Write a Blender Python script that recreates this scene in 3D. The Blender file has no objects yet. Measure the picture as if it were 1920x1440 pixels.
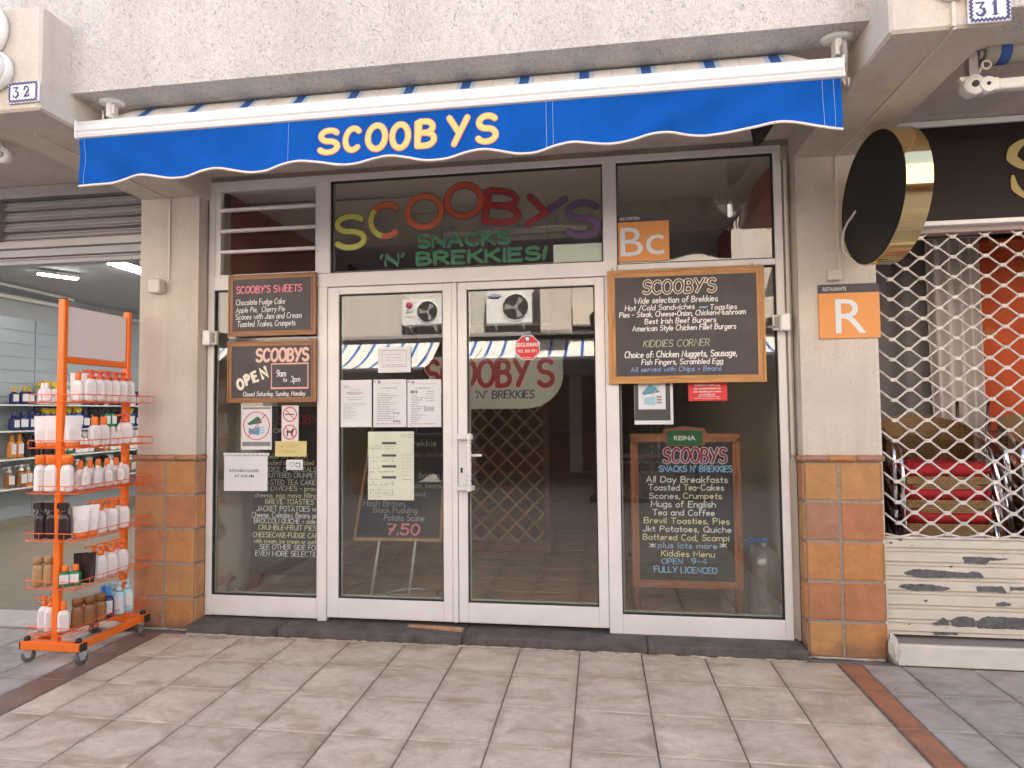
import bpy, math, random
from math import sin, cos, pi, radians as R
from mathutils import Vector, Matrix
random.seed(7)
SC = bpy.context.scene
COL = SC.collection
# ------------------------------------------------------------------ camera, sky, sun, exposure
CAM = Vector((2.736, -3.504, 1.4816))
RT = Vector((0.98993076, 0.14122483, -0.00962523))
UP = Vector((0.01565329, -0.04163552, 0.99901024))
FW = Vector((-0.1406843, 0.98910163, 0.04342692))
FPX = 1157.62
cd = bpy.data.cameras.new('camera'); cam = bpy.data.objects.new('camera', cd); COL.objects.link(cam)
cd.sensor_width = 36; cd.lens = FPX*36/1920; cd.clip_start = .05; cd.clip_end = 300
m = Matrix((RT, UP, -FW)).transposed().to_4x4(); m.translation = CAM
cam.matrix_world = m
SC.camera = cam
SUN_EL, SUN_AZ = 50.0, 20.0          # sun behind the shop building, a little to the right
w = bpy.data.worlds.new('World'); SC.world = w; w.use_nodes = True
nt = w.node_tree; nt.nodes.clear()
sky = nt.nodes.new('ShaderNodeTexSky'); sky.sky_type = 'NISHITA'; sky.sun_disc = False
sky.sun_elevation = R(SUN_EL); sky.sun_rotation = R(SUN_AZ); sky.air_density = 1.0; sky.dust_density = 3.0; sky.ozone_density = 0.6
bg = nt.nodes.new('ShaderNodeBackground'); bg.inputs[1].default_value = 0.11
wo = nt.nodes.new('ShaderNodeOutputWorld')
nt.links.new(sky.outputs[0], bg.inputs[0]); nt.links.new(bg.outputs[0], wo.inputs[0])
sl = bpy.data.lights.new('sun', 'SUN'); sl.energy = 5.0; sl.angle = R(.53); sl.color = (1, .93, .84)
so = bpy.data.objects.new('sun', sl); COL.objects.link(so)
sd = Vector((sin(R(SUN_AZ))*cos(R(SUN_EL)), cos(R(SUN_AZ))*cos(R(SUN_EL)), sin(R(SUN_EL))))
so.rotation_euler = sd.to_track_quat('Z', 'Y').to_euler()
vs = SC.view_settings; vs.view_transform = 'Standard'; vs.look = 'None'; vs.gamma = 1; vs.use_curve_mapping = False
vs.exposure = 2.64
vs.use_white_balance = True; vs.white_balance_temperature = 6950; vs.white_balance_tint = 13
SC.cycles.use_denoising = True
SC.cycles.max_bounces = 14; SC.cycles.diffuse_bounces = 6; SC.cycles.glossy_bounces = 6
SC.cycles.transparent_max_bounces = 24; SC.cycles.sample_clamp_indirect = 8
# ------------------------------------------------------------------ helpers
def at(px, py, ax=1, v=.545):
    """the point where the line of sight of a photo pixel meets the plane axis=v"""
    d = FW + RT*((px-960)/FPX) + UP*((720-py)/FPX)
    t = (v-CAM[ax])/d[ax]
    return CAM + d*t
class MB:
    def __init__(s): s.v = []; s.f = []; s.mi = []; s.sm = []
    def add(s, vs, fs, mi=0, smooth=False):
        n = len(s.v); s.v += [tuple(q) for q in vs]
        for f in fs: s.f.append([i+n for i in f]); s.mi.append(mi); s.sm.append(smooth)
        return s
    def box(s, x0, x1, y0, y1, z0, z1, mi=0, c=0.0):
        x0, x1 = min(x0, x1), max(x0, x1); y0, y1 = min(y0, y1), max(y0, y1); z0, z1 = min(z0, z1), max(z0, z1)
        if c <= 0:
            return s.add([(x0,y0,z0),(x1,y0,z0),(x1,y1,z0),(x0,y1,z0),(x0,y0,z1),(x1,y0,z1),(x1,y1,z1),(x0,y1,z1)],
                [(0,3,2,1),(4,5,6,7),(0,1,5,4),(1,2,6,5),(2,3,7,6),(3,0,4,7)], mi)
        c = min(c, (x1-x0)*.45, (y1-y0)*.45, (z1-z0)*.45)
        V = []; idx = {}
        X = ((x0, 1), (x1, -1)); Y = ((y0, 1), (y1, -1)); Z = ((z0, 1), (z1, -1))
        for i in (0,1):
            for j in (0,1):
                for k in (0,1):
                    for a in (0,1,2):
                        p = [X[i][0], Y[j][0], Z[k][0]]
                        sg = [X[i][1], Y[j][1], Z[k][1]]
                        for b in range(3):
                            if b != a: p[b] += sg[b]*c
                        idx[i,j,k,a] = len(V); V.append(tuple(p))
        F = []
        for i in (0,1): F.append([idx[i,0,0,0], idx[i,1,0,0], idx[i,1,1,0], idx[i,0,1,0]][::(-1 if i == 0 else 1)])
        for j in (0,1): F.append([idx[0,j,0,1], idx[0,j,1,1], idx[1,j,1,1], idx[1,j,0,1]][::(-1 if j == 0 else 1)])
        for k in (0,1): F.append([idx[0,0,k,2], idx[1,0,k,2], idx[1,1,k,2], idx[0,1,k,2]][::(-1 if k == 0 else 1)])
        for i in (0,1):
            for j in (0,1):
                F.append([idx[i,j,0,0], idx[i,j,1,0], idx[i,j,1,1], idx[i,j,0,1]][::(1 if i != j else -1)])
                F.append([idx[i,0,j,0], idx[i,0,j,2], idx[i,1,j,2], idx[i,1,j,0]][::(1 if i != j else -1)])
                F.append([idx[0,i,j,1], idx[1,i,j,1], idx[1,i,j,2], idx[0,i,j,2]][::(1 if i != j else -1)])
                for k in (0,1):
                    F.append([idx[i,j,k,0], idx[i,j,k,1], idx[i,j,k,2]][::(1 if (i+j+k) % 2 == 0 else -1)])
        return s.add(V, F, mi)
    def tube(s, pts, r, n=8, closed=False, mi=0, caps=True, sq=1.0, axis=None):
        """round bar along pts; r number or list"""
        P = [Vector(p) for p in pts]; m = len(P); V = []; F = []
        rr = r if isinstance(r, (list, tuple)) else [r]*m
        ref = None
        for i, p in enumerate(P):
            a = P[(i-1) % m] if (i > 0 or closed) else p
            b = P[(i+1) % m] if (i < m-1 or closed) else p
            t = (b-a)
            t = t.normalized() if t.length > 1e-9 else Vector((0,0,1))
            if ref is None:
                ref = Vector(axis) if axis else (Vector((0,0,1)) if abs(t.z) < .9 else Vector((1,0,0)))
            u = t.cross(ref)
            if u.length < 1e-6: u = t.cross(Vector((0,1,0)))
            u.normalize(); v = u.cross(t).normalized(); 
            if not axis: ref = v
            for k in range(n):
                an = 2*pi*k/n
                V.append(p + u*cos(an)*rr[i] + v*sin(an)*rr[i]*sq)
        L = m if closed else m-1
        for i in range(L):
            j = (i+1) % m
            for k in range(n):
                F.append([i*n+k, i*n+(k+1) % n, j*n+(k+1) % n, j*n+k])
        s.add(V, F, mi, n > 5)
        if caps and not closed:
            b = len(s.v)-len(V)
            s.f.append([b+k for k in range(n)][::-1]); s.mi.append(mi); s.sm.append(False)
            s.f.append([b+(m-1)*n+k for k in range(n)]); s.mi.append(mi); s.sm.append(False)
        return s
    def lathe(s, prof, c=(0,0,0), n=16, mi=0, sx=1, sy=1, ax='z', caps=True):
        """prof: [(radius, height)] along the axis"""
        V = []; F = []
        for r, h in prof:
            for k in range(n):
                a = 2*pi*k/n; x, y = r*cos(a)*sx, r*sin(a)*sy
                q = (x, y, h) if ax == 'z' else ((h, x, y) if ax == 'x' else (x, h, -y) )
                V.append((q[0]+c[0], q[1]+c[1], q[2]+c[2]))
        m = len(prof)
        for i in range(m-1):
            for k in range(n):
                F.append([i*n+k, i*n+(k+1) % n, (i+1)*n+(k+1) % n, (i+1)*n+k])
        s.add(V, F, mi, True)
        if caps:
            b = len(s.v)-len(V)
            s.f.append([b+k for k in range(n)][::-1]); s.mi.append(mi); s.sm.append(False)
            s.f.append([b+(m-1)*n+k for k in range(n)]); s.mi.append(mi); s.sm.append(False)
        return s
    def prism(s, poly, y0, y1, mi=0, plane='xz'):
        """polygon (counter-clockwise seen from the -y side) with depth y0..y1"""
        n = len(poly)
        f = {'xz': lambda a, b, d: (a, d, b), 'yz': lambda a, b, d: (d, a, b), 'xy': lambda a, b, d: (a, b, d)}[plane]
        V = [f(a, b, y0) for a, b in poly] + [f(a, b, y1) for a, b in poly]
        F = [list(range(n)), list(range(2*n-1, n-1, -1))] + [[i, i+n, (i+1) % n+n, (i+1) % n] for i in range(n)]
        return s.add(V, F, mi)
    def grid(s, fn, nu, nv, mi=0, smooth=True):
        V = [fn(i/nu, j/nv) for j in range(nv+1) for i in range(nu+1)]
        F = [[j*(nu+1)+i, j*(nu+1)+i+1, (j+1)*(nu+1)+i+1, (j+1)*(nu+1)+i] for j in range(nv) for i in range(nu)]
        return s.add(V, F, mi, smooth)
    def mesh(s, name, mats):
        me = bpy.data.meshes.new(name); me.from_pydata(s.v, [], s.f)
        for mm in (mats if isinstance(mats, (list, tuple)) else [mats]): me.materials.append(mm)
        me.polygons.foreach_set('material_index', s.mi); me.polygons.foreach_set('use_smooth', s.sm)
        me.update(); return me
    def build(s, name, mats, parent=None, bevel=0, loc=None):
        o = bpy.data.objects.new(name, s.mesh(name, mats)); COL.objects.link(o)
        if parent: o.parent = parent
        if loc: o.location = loc
        if bevel:
            b = o.modifiers.new('b', 'BEVEL'); b.width = bevel; b.segments = 2; b.limit_method = 'ANGLE'; b.harden_normals = False
        return o
def tag(o, label=None, cat=None, group=None, kind=None):
    if label: o['label'] = label
    if cat: o['category'] = cat
    if group: o['group'] = group
    if kind: o['kind'] = kind
    return o
def empty(name, label, cat, loc=(0,0,0), group=None, rz=0):
    o = bpy.data.objects.new(name, None); COL.objects.link(o); o.location = loc; o.rotation_euler.z = rz
    o.empty_display_size = .1
    return tag(o, label, cat, group)
def inst(name, me, parent, loc=(0,0,0), rot=None, scale=None):
    o = bpy.data.objects.new(name, me); COL.objects.link(o); o.parent = parent; o.location = loc
    if rot: o.rotation_euler = rot
    if scale: o.scale = scale
    return o
def copy_tree(o, parent=None):
    c = o.copy(); COL.objects.link(c); c.parent = parent
    for ch in list(o.children): copy_tree(ch, c)
    return c
# ------------------------------------------------------------------ materials
def mat(name, col, rough=.6, metal=0.0, spec=.5):
    mm = bpy.data.materials.new(name); mm.use_nodes = True
    b = mm.node_tree.nodes['Principled BSDF']
    b.inputs['Base Color'].default_value = (*col, 1); b.inputs['Roughness'].default_value = rough
    b.inputs['Metallic'].default_value = metal; b.inputs['Specular IOR Level'].default_value = spec
    return mm
def N(mm, t, **kw):
    n = mm.node_tree.nodes.new(t)
    for k, v in kw.items():
        if isinstance(k, str) and hasattr(n, k): setattr(n, k, v)
    return n
def coords(mm, kind='world'):
    if kind == 'world': return N(mm, 'ShaderNodeNewGeometry').outputs['Position']
    tc = N(mm, 'ShaderNodeTexCoord')
    return tc.outputs['Object']
def mapv(mm, src, sc):
    mp = N(mm, 'ShaderNodeMapping'); mp.inputs['Scale'].default_value = sc
    mm.node_tree.links.new(src, mp.inputs[0]); return mp.outputs[0]
def noise(mm, vec, scale, detail=4, rough=.55, dist=0):
    n = N(mm, 'ShaderNodeTexNoise'); n.inputs['Scale'].default_value = scale; n.inputs['Detail'].default_value = detail
    n.inputs['Roughness'].default_value = rough; n.inputs['Distortion'].default_value = dist
    mm.node_tree.links.new(vec, n.inputs['Vector']); return n.outputs['Fac']
def ramp(mm, fac, stops):
    r = N(mm, 'ShaderNodeValToRGB'); e = r.color_ramp.elements
    while len(e) < len(stops): e.new(.5)
    for i, (p, c) in enumerate(stops):
        e[i].position = p; e[i].color = (*c, 1) if isinstance(c, (tuple, list)) else (c, c, c, 1)
    mm.node_tree.links.new(fac, r.inputs[0]); return r.outputs[0]
def mix(mm, a, b, fac, mode='MIX'):
    n = N(mm, 'ShaderNodeMix'); n.data_type = 'RGBA'; n.blend_type = mode
    L = mm.node_tree.links
    for s, i in ((fac, 0), (a, 6), (b, 7)):
        if isinstance(s, (int, float)): n.inputs[i].default_value = s
        elif isinstance(s, tuple): n.inputs[i].default_value = (*s, 1)
        else: L.new(s, n.inputs[i])
    return n.outputs[2]
def setc(mm, c): mm.node_tree.links.new(c, mm.node_tree.nodes['Principled BSDF'].inputs['Base Color'])
def setr(mm, c): mm.node_tree.links.new(c, mm.node_tree.nodes['Principled BSDF'].inputs['Roughness'])
def bump(mm, h, strength=.3, dist=.01):
    b = N(mm, 'ShaderNodeBump'); b.inputs['Strength'].default_value = strength; b.inputs['Distance'].default_value = dist
    mm.node_tree.links.new(h, b.inputs['Height'])
    mm.node_tree.links.new(b.outputs[0], mm.node_tree.nodes['Principled BSDF'].inputs['Normal'])
def scale_c(c, k): return tuple(x*k for x in c)
def varied(name, col, rough=.6, amt=.15, sc=6, bsc=0, bst=.1, metal=0, kind='world', spec=.5, rnd=0):
    mm = mat(name, col, rough, metal, spec); v = coords(mm, kind)
    c = ramp(mm, noise(mm, v, sc, 6, .6), [(.3, scale_c(col, 1-amt)), (.7, scale_c(col, 1+amt))])
    if rnd:
        oi = N(mm, 'ShaderNodeObjectInfo')
        c = mix(mm, c, ramp(mm, oi.outputs['Random'], [(0, 1-rnd), (1, 1+rnd)]), 1.0, 'MULTIPLY')
    setc(mm, c)
    if bsc: bump(mm, noise(mm, v, bsc, 5, .6), bst, .01)
    return mm
# smooth plaster-like concrete of pillars and beams
def concrete(name, col, pit=.25, rough=.85, psc=140):
    mm = mat(name, col, rough); v = coords(mm)
    big = ramp(mm, noise(mm, v, 2.2, 5, .6), [(.3, scale_c(col, .90)), (.7, scale_c(col, 1.06))])
    big = mix(mm, big, ramp(mm, noise(mm, mapv(mm, v, (7, 7, .5)), 1.0, 5, .6), [(.30, (.88, .86, .83)), (.52, 1.0), (.75, 1.03)]), 1.0, 'MULTIPLY')
    g = noise(mm, v, 60, 3, .7)
    c = mix(mm, big, ramp(mm, g, [(.3, .93), (.7, 1.05)]), 1.0, 'MULTIPLY')
    pn = noise(mm, mapv(mm, v, (1, 1, .7)), psc, 2, .5, .6)
    pm = ramp(mm, pn, [(.30, 1.0), (.37, 0.0)])
    sparse = ramp(mm, noise(mm, v, 9, 3, .6), [(.42, 0.0), (.6, 1.0)])
    pm2 = mix(mm, (0, 0, 0), pm, sparse)
    c = mix(mm, c, scale_c(col, .45), mix(mm, (0, 0, 0), pm2, pit*3), 'MIX') if False else c
    f = N(mm, 'ShaderNodeMath', operation='MULTIPLY'); mm.node_tree.links.new(pm2, f.inputs[0]); f.inputs[1].default_value = pit
    c = mix(mm, c, scale_c(col, .4), f.outputs[0])
    setc(mm, c)
    h = N(mm, 'ShaderNodeMath', operation='SUBTRACT'); mm.node_tree.links.new(g, h.inputs[0]); mm.node_tree.links.new(pm2, h.inputs[1])
    bump(mm, h.outputs[0], .25, .004)
    return mm
def roughcast(name, col):
    mm = mat(name, col, .95); v = coords(mm)
    vo = mapv(mm, v, (1, 1, .8))
    n1 = noise(mm, vo, 62, 3, .6, 1.4)
    n2 = noise(mm, vo, 38, 2, .5, 2.0)
    pit = ramp(mm, n1, [(.335, 1.0), (.41, 0.0)])
    big = ramp(mm, noise(mm, v, 1.6, 5, .65), [(.3, scale_c(col, .92)), (.7, scale_c(col, 1.05))])
    fine = ramp(mm, n2, [(.3, .84), (.62, 1.06)])
    big = mix(mm, big, ramp(mm, noise(mm, mapv(mm, v, (5, 5, .35)), 1.0, 5, .6), [(.32, (.90, .88, .86)), (.55, 1.0), (.75, 1.03)]), 1.0, 'MULTIPLY')
    c = mix(mm, big, fine, 1.0, 'MULTIPLY')
    f = N(mm, 'ShaderNodeMath', operation='MULTIPLY'); mm.node_tree.links.new(pit, f.inputs[0]); f.inputs[1].default_value = .62
    c = mix(mm, c, scale_c(col, .28), f.outputs[0]); setc(mm, c)
    h = N(mm, 'ShaderNodeMath', operation='ADD'); mm.node_tree.links.new(n1, h.inputs[0]); mm.node_tree.links.new(n2, h.inputs[1])
    bump(mm, h.outputs[0], .75, .012)
    return mm
def wood(name, a, b, along='x', rough=.45, sc=1.0):
    mm = mat(name, a, rough); v = coords(mm)
    s = {'x': (3, 60, 60), 'z': (60, 60, 3), 'y': (60, 3, 60)}[along]
    n = noise(mm, mapv(mm, v, scale_c(s, sc)), 1.0, 6, .65, 1.6)
    setc(mm, ramp(mm, n, [(.32, b), (.5, a), (.7, scale_c(a, 1.25))])); bump(mm, n, .12, .002)
    return mm
def floor_tile(name, base, patch, rough=.42):
    mm = mat(name, base, rough); v = coords(mm)
    oi = N(mm, 'ShaderNodeObjectInfo')
    off = N(mm, 'ShaderNodeVectorMath', operation='SCALE'); 
    cb = N(mm, 'ShaderNodeCombineXYZ')
    for i in range(3): mm.node_tree.links.new(oi.outputs['Random'], cb.inputs[i])
    mm.node_tree.links.new(cb.outputs[0], off.inputs[0]); off.inputs['Scale'].default_value = 40
    ad = N(mm, 'ShaderNodeVectorMath', operation='ADD'); mm.node_tree.links.new(v, ad.inputs[0]); mm.node_tree.links.new(off.outputs[0], ad.inputs[1])
    q = mapv(mm, ad.outputs[0], (1, 1.6, 1))
    n = noise(mm, q, 5.0, 8, .62, .6); n2 = noise(mm, q, 26, 5, .7)
    c = ramp(mm, n, [(.28, patch), (.5, base), (.68, scale_c(base, 1.16))])
    c = mix(mm, c, ramp(mm, n2, [(.3, .84), (.7, 1.14)]), 1.0, 'MULTIPLY')
    # brown wear along the tile edges
    tc = N(mm, 'ShaderNodeTexCoord'); sx = N(mm, 'ShaderNodeSeparateXYZ'); mm.node_tree.links.new(tc.outputs['Generated'], sx.inputs[0])
    ds = []
    for k in (0, 1):
        a = N(mm, 'ShaderNodeMath', operation='SUBTRACT'); mm.node_tree.links.new(sx.outputs[k], a.inputs[0]); a.inputs[1].default_value = .5
        b = N(mm, 'ShaderNodeMath', operation='ABSOLUTE'); mm.node_tree.links.new(a.outputs[0], b.inputs[0]); ds.append(b)
    mx = N(mm, 'ShaderNodeMath', operation='MAXIMUM'); mm.node_tree.links.new(ds[0].outputs[0], mx.inputs[0]); mm.node_tree.links.new(ds[1].outputs[0], mx.inputs[1])
    wob = N(mm, 'ShaderNodeMath', operation='MULTIPLY_ADD'); mm.node_tree.links.new(n, wob.inputs[0]); wob.inputs[1].default_value = -.55; mm.node_tree.links.new(mx.outputs[0], wob.inputs[2])
    ed = ramp(mm, wob.outputs[0], [(.08, 0.0), (.30, 1.0)])
    f = N(mm, 'ShaderNodeMath', operation='MULTIPLY'); mm.node_tree.links.new(ed, f.inputs[0]); f.inputs[1].default_value = .62
    c = mix(mm, c, scale_c(patch, .82), f.outputs[0])
    rc = ramp(mm, oi.outputs['Random'], [(0, (.93, .93, .93)), (1, (1.05, 1.04, 1.03))])
    c = mix(mm, c, rc, 1.0, 'MULTIPLY')
    setc(mm, c); setr(mm, ramp(mm, n2, [(.3, rough-.08), (.7, rough+.14)])); bump(mm, n2, .08, .002)
    return mm
def glazed(name):
    mm = mat(name, (.4, .2, .1), .35); v = coords(mm); oi = N(mm, 'ShaderNodeObjectInfo')
    c = ramp(mm, oi.outputs['Random'], [(0, (.48, .215, .085)), (.25, (.44, .235, .10)), (.5, (.41, .175, .09)), (.75, (.55, .235, .075)), (.9, (.36, .185, .12))])
    n = noise(mm, v, 9, 6, .6, .4); n2 = noise(mm, v, 90, 3, .6)
    c = mix(mm, c, ramp(mm, n, [(.3, .80), (.7, 1.15)]), 1.0, 'MULTIPLY')
    c = mix(mm, c, ramp(mm, n2, [(.25, .9), (.6, 1.03)]), 1.0, 'MULTIPLY')
    # dirt near the ground
    sx = N(mm, 'ShaderNodeSeparateXYZ'); mm.node_tree.links.new(v, sx.inputs[0])
    ad = N(mm, 'ShaderNodeMath', operation='MULTIPLY_ADD'); mm.node_tree.links.new(n, ad.inputs[0]); ad.inputs[1].default_value = .22; mm.node_tree.links.new(sx.outputs[2], ad.inputs[2])
    c = mix(mm, (.16, .10, .075), c, ramp(mm, ad.outputs[0], [(.10, .35), (.22, 1.0)]))
    setc(mm, c); bump(mm, n, .15, .006); return mm
def striped(name, period, phase, ground=(.72, .71, .70), blue=(.02, .10, .38), pale=(.45, .58, .72)):
    mm = mat(name, ground, .8); v = coords(mm)
    sx = N(mm, 'ShaderNodeSeparateXYZ'); mm.node_tree.links.new(v, sx.inputs[0])
    a = N(mm, 'ShaderNodeMath', operation='ADD'); mm.node_tree.links.new(sx.outputs[0], a.inputs[0]); a.inputs[1].default_value = phase
    d = N(mm, 'ShaderNodeMath', operation='DIVIDE'); mm.node_tree.links.new(a.outputs[0], d.inputs[0]); d.inputs[1].default_value = period
    fr = N(mm, 'ShaderNodeMath', operation='FRACT'); mm.node_tree.links.new(d.outputs[0], fr.inputs[0])
    r = N(mm, 'ShaderNodeValToRGB'); r.color_ramp.interpolation = 'CONSTANT'; e = r.color_ramp.elements
    st = [(0, blue), (.16, pale), (.24, ground), (.52, scale_c(ground, .86)), (.55, ground), (.92, pale)]
    while len(e) < len(st): e.new(.5)
    for i, (p, c) in enumerate(st): e[i].position = p; e[i].color = (*c, 1)
    mm.node_tree.links.new(fr.outputs[0], r.inputs[0])
    c = mix(mm, r.outputs[0], ramp(mm, noise(mm, v, 5, 5, .6), [(.3, .9), (.7, 1.05)]), 1.0, 'MULTIPLY')
    setc(mm, c); bump(mm, noise(mm, v, 400, 1), .05, .001); return mm
def glass(name, f0=.07, tint=(.93, .95, .93), veil=.006):
    mm = bpy.data.materials.new(name); mm.use_nodes = True; t = mm.node_tree; t.nodes.clear(); L = t.links
    lw = t.nodes.new('ShaderNodeLayerWeight'); lw.inputs[0].default_value = .5
    p = t.nodes.new('ShaderNodeMath'); p.operation = 'POWER'; p.inputs[1].default_value = 5; L.new(lw.outputs['Facing'], p.inputs[0])
    a = t.nodes.new('ShaderNodeMath'); a.operation = 'MULTIPLY_ADD'; a.inputs[1].default_value = 1-f0; a.inputs[2].default_value = f0; L.new(p.outputs[0], a.inputs[0])
    tr = t.nodes.new('ShaderNodeBsdfTransparent'); tr.inputs[0].default_value = (*tint, 1)
    gl = t.nodes.new('ShaderNodeBsdfGlossy'); gl.inputs['Roughness'].default_value = 0.003; gl.inputs[0].default_value = (1, 1, 1, 1)
    mx = t.nodes.new('ShaderNodeMixShader'); L.new(a.outputs[0], mx.inputs[0]); L.new(tr.outputs[0], mx.inputs[1]); L.new(gl.outputs[0], mx.inputs[2])
    df = t.nodes.new('ShaderNodeBsdfDiffuse'); df.inputs[0].default_value = (.62, .58, .54, 1)
    dm = t.nodes.new('ShaderNodeMixShader'); dm.inputs[0].default_value = veil; L.new(mx.outputs[0], dm.inputs[1]); L.new(df.outputs[0], dm.inputs[2])  # diffuse dust veil that also puts a grey haze into the glass tone
    o = t.nodes.new('ShaderNodeOutputMaterial'); L.new(dm.outputs[0], o.inputs[0]); return mm
def emit(name, col, st):
    mm = mat(name, (.8, .8, .8), .5); b = mm.node_tree.nodes['Principled BSDF']
    b.inputs['Emission Color'].default_value = (*col, 1); b.inputs['Emission Strength'].default_value = st; return mm
def peeling(name, col, under, thr=.70):
    mm = mat(name, col, .5); v = coords(mm)
    n = noise(mm, mapv(mm, v, (1.0, 1, 2.6)), 4.2, 4, .5, .8)
    n3 = noise(mm, mapv(mm, v, (1.0, 1, 4.0)), 16, 5, .6)
    msk = ramp(mm, n, [(thr-.004, 0.0), (thr+.004, 1.0)])
    sm = ramp(mm, n3, [(.70, 0.0), (.708, .9)])
    c = ramp(mm, noise(mm, v, 5, 6, .6), [(.3, scale_c(col, .88)), (.7, scale_c(col, 1.05))])
    un = ramp(mm, noise(mm, v, 50, 4, .7), [(.3, scale_c(under, .7)), (.7, scale_c(under, 1.5))])
    c = mix(mm, c, un, msk); c = mix(mm, c, scale_c(under, 1.3), sm); setc(mm, c)
    h = N(mm, 'ShaderNodeMath', operation='SUBTRACT'); h.inputs[0].default_value = 1; mm.node_tree.links.new(msk, h.inputs[1])
    bump(mm, h.outputs[0], .5, .002); return mm
M = {}
M['rough'] = roughcast('roughcast', (.62, .585, .55))
M['conc'] = concrete('painted_concrete', (.58, .525, .465), .6)
M['conc2'] = concrete('soffit_concrete', (.57, .51, .455), .9)
M['white'] = varied('white_aluminium', (.72, .69, .68), .35, .05, 5)
M['gasket'] = mat('black_gasket', (.02, .02, .02), .6)
M['bead'] = mat('grey_bead', (.33, .32, .29), .5)
M['glass'] = glass('window_glass')
M['tile'] = floor_tile('beige_floor_tile', (.56, .47, .375), (.41, .305, .21))
M['gtile'] = floor_tile('grey_floor_tile', (.38, .345, .315), (.27, .23, .195))
M['band'] = floor_tile('terracotta_band', (.36, .15, .085), (.23, .12, .08))
M['bandl'] = floor_tile('brown_band', (.22, .135, .10), (.15, .10, .08))
M['grout'] = varied('grout', (.17, .145, .13), .9, .3, 30)
M['glaze'] = glazed('glazed_terracotta')
M['mortar'] = varied('mortar', (.30, .25, .205), .95, .2, 40, 120, .4)
M['basalt'] = varied('basalt', (.105, .088, .083), .75, .35, 9, 120, .8)
M['blue'] = varied('blue_canvas', (.0005, .080, .37), .9, .20, 3.2, 700, .10, spec=.12)
M['bar'] = varied('white_bar', (.70, .70, .70), .4, .02, 4)
M['cream'] = mat('cream_piping', (.72, .66, .60), .7)
M['stripe'] = striped('striped_canvas', .30, .04)
M['woodA'] = wood('oak_x', (.50, .25, .085), (.28, .11, .03), 'x')
M['woodAz'] = wood('oak_z', (.50, .25, .085), (.28, .11, .03), 'z')
M['woodB'] = wood('brown_wood_x', (.29, .135, .06), (.17, .07, .03), 'x')
M['woodBz'] = wood('brown_wood_z', (.29, .135, .06), (.17, .07, .03), 'z')
M['woodR'] = wood('reddish_wood_x', (.34, .125, .06), (.20, .065, .03), 'x')
M['woodRz'] = wood('reddish_wood_z', (.34, .125, .06), (.20, .065, .03), 'z')
M['woodC'] = wood('light_wood', (.45, .25, .13), (.30, .15, .07), 'z')
M['red_wood'] = wood('mahogany_x', (.20, .075, .04), (.11, .04, .02), 'x')
M['red_woodz'] = wood('mahogany_z', (.20, .075, .04), (.11, .04, .02), 'z')
M['chalk'] = varied('chalkboard', (.055, .045, .050), .5, .25, 7)
M['chalk2'] = varied('black_board', (.022, .023, .026), .45, .3, 6)
M['paper'] = varied('paper', (.66, .66, .67), .7, .02, 9)
M['ink'] = mat('ink', (.06, .06, .07), .7)
M['inkg'] = mat('grey_ink', (.22, .22, .23), .7)
for k, c in dict(tw=(.80,.79,.77), ty=(.78,.74,.45), tcr=(.80,.74,.60), tp=(.85,.26,.36), tpk=(.75,.42,.36), tb=(.25,.50,.80), tb2=(.22,.36,.62),
                 tr=(.36,.03,.05), tg=(.03,.21,.085), tyel=(.52,.52,.10), tor=(.55,.13,.05), tor2=(.50,.085,.045), tred=(.32,.035,.035), tpur=(.13,.065,.17),
                 tgold=(.74,.54,.17), tout=(.62,.20,.24), black=(.015,.015,.018), navy=(.05,.06,.18), sred=(.62,.035,.035), gold=(.40,.31,.12), lil=(.60,.52,.68),
                 orange=(.72,.30,.09), note=(.62,.52,.23), teal=(.10,.27,.38), palegreen=(.50,.58,.48), charcoal=(.07,.065,.07), dgreen=(.03,.13,.07), grey=(.22,.22,.22),
                 cyan=(.30,.52,.62), brown=(.07,.04,.035)).items():
    M[k] = mat('paint_'+k, c, .6)
M['orange_metal'] = mat('orange_metal', (.86, .165, .012), .28)
M['orange_wire'] = mat('orange_wire', (.82, .12, .015), .35)
M['steel'] = mat('galvanised', (.55, .55, .55), .35, .8)
M['rubber'] = mat('grey_rubber', (.12, .12, .12), .6)
M['chrome'] = mat('chrome', (.85, .85, .87), .08, 1)
M['brass'] = mat('polished_brass', (.80, .62, .30), .10, 1)
M['plastic'] = mat('cream_plastic', (.60, .56, .49), .45)
M['opal'] = mat('opal_plastic', (.74, .73, .71), .3)
M['bw'] = mat('white_bottle', (.80, .74, .72), .35); M['bo'] = mat('orange_cap', (.88, .18, .02), .4); M['br'] = mat('coral_cap', (.85, .13, .05), .4)
M['bbr'] = mat('brown_bottle', (.24, .10, .035), .3); M['bdk'] = mat('dark_bottle', (.035, .02, .022), .25); M['bbl'] = mat('navy_bottle', (.02, .025, .12), .3)
M['blb'] = mat('pale_blue_bottle', (.42, .62, .68), .35); M['bgr'] = mat('green_bottle', (.01, .16, .05), .3); M['byl'] = mat('yellow_cap', (.62, .42, .02), .4)
M['bb2'] = mat('blue_bottle', (.03, .11, .36), .3); M['bor'] = mat('amber_bottle', (.60, .22, .04), .35); M['bbc'] = mat('blue_cap', (.05, .25, .62), .4); M['btan'] = mat('tan_tube', (.42, .25, .12), .35)
M['slat'] = varied('slatwall', (.38, .42, .45), .3, .04, 2)
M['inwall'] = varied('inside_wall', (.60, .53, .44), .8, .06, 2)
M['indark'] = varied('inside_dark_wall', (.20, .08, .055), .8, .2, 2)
M['ceil'] = varied('ceiling', (.86, .81, .77), .85, .04, 2)
M['lam'] = wood('grey_laminate', (.24, .20, .155), (.15, .125, .095), 'x', .5)
M['roller'] = varied('grey_metal', (.33, .31, .31), .45, .06, 3, metal=.3)
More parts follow.
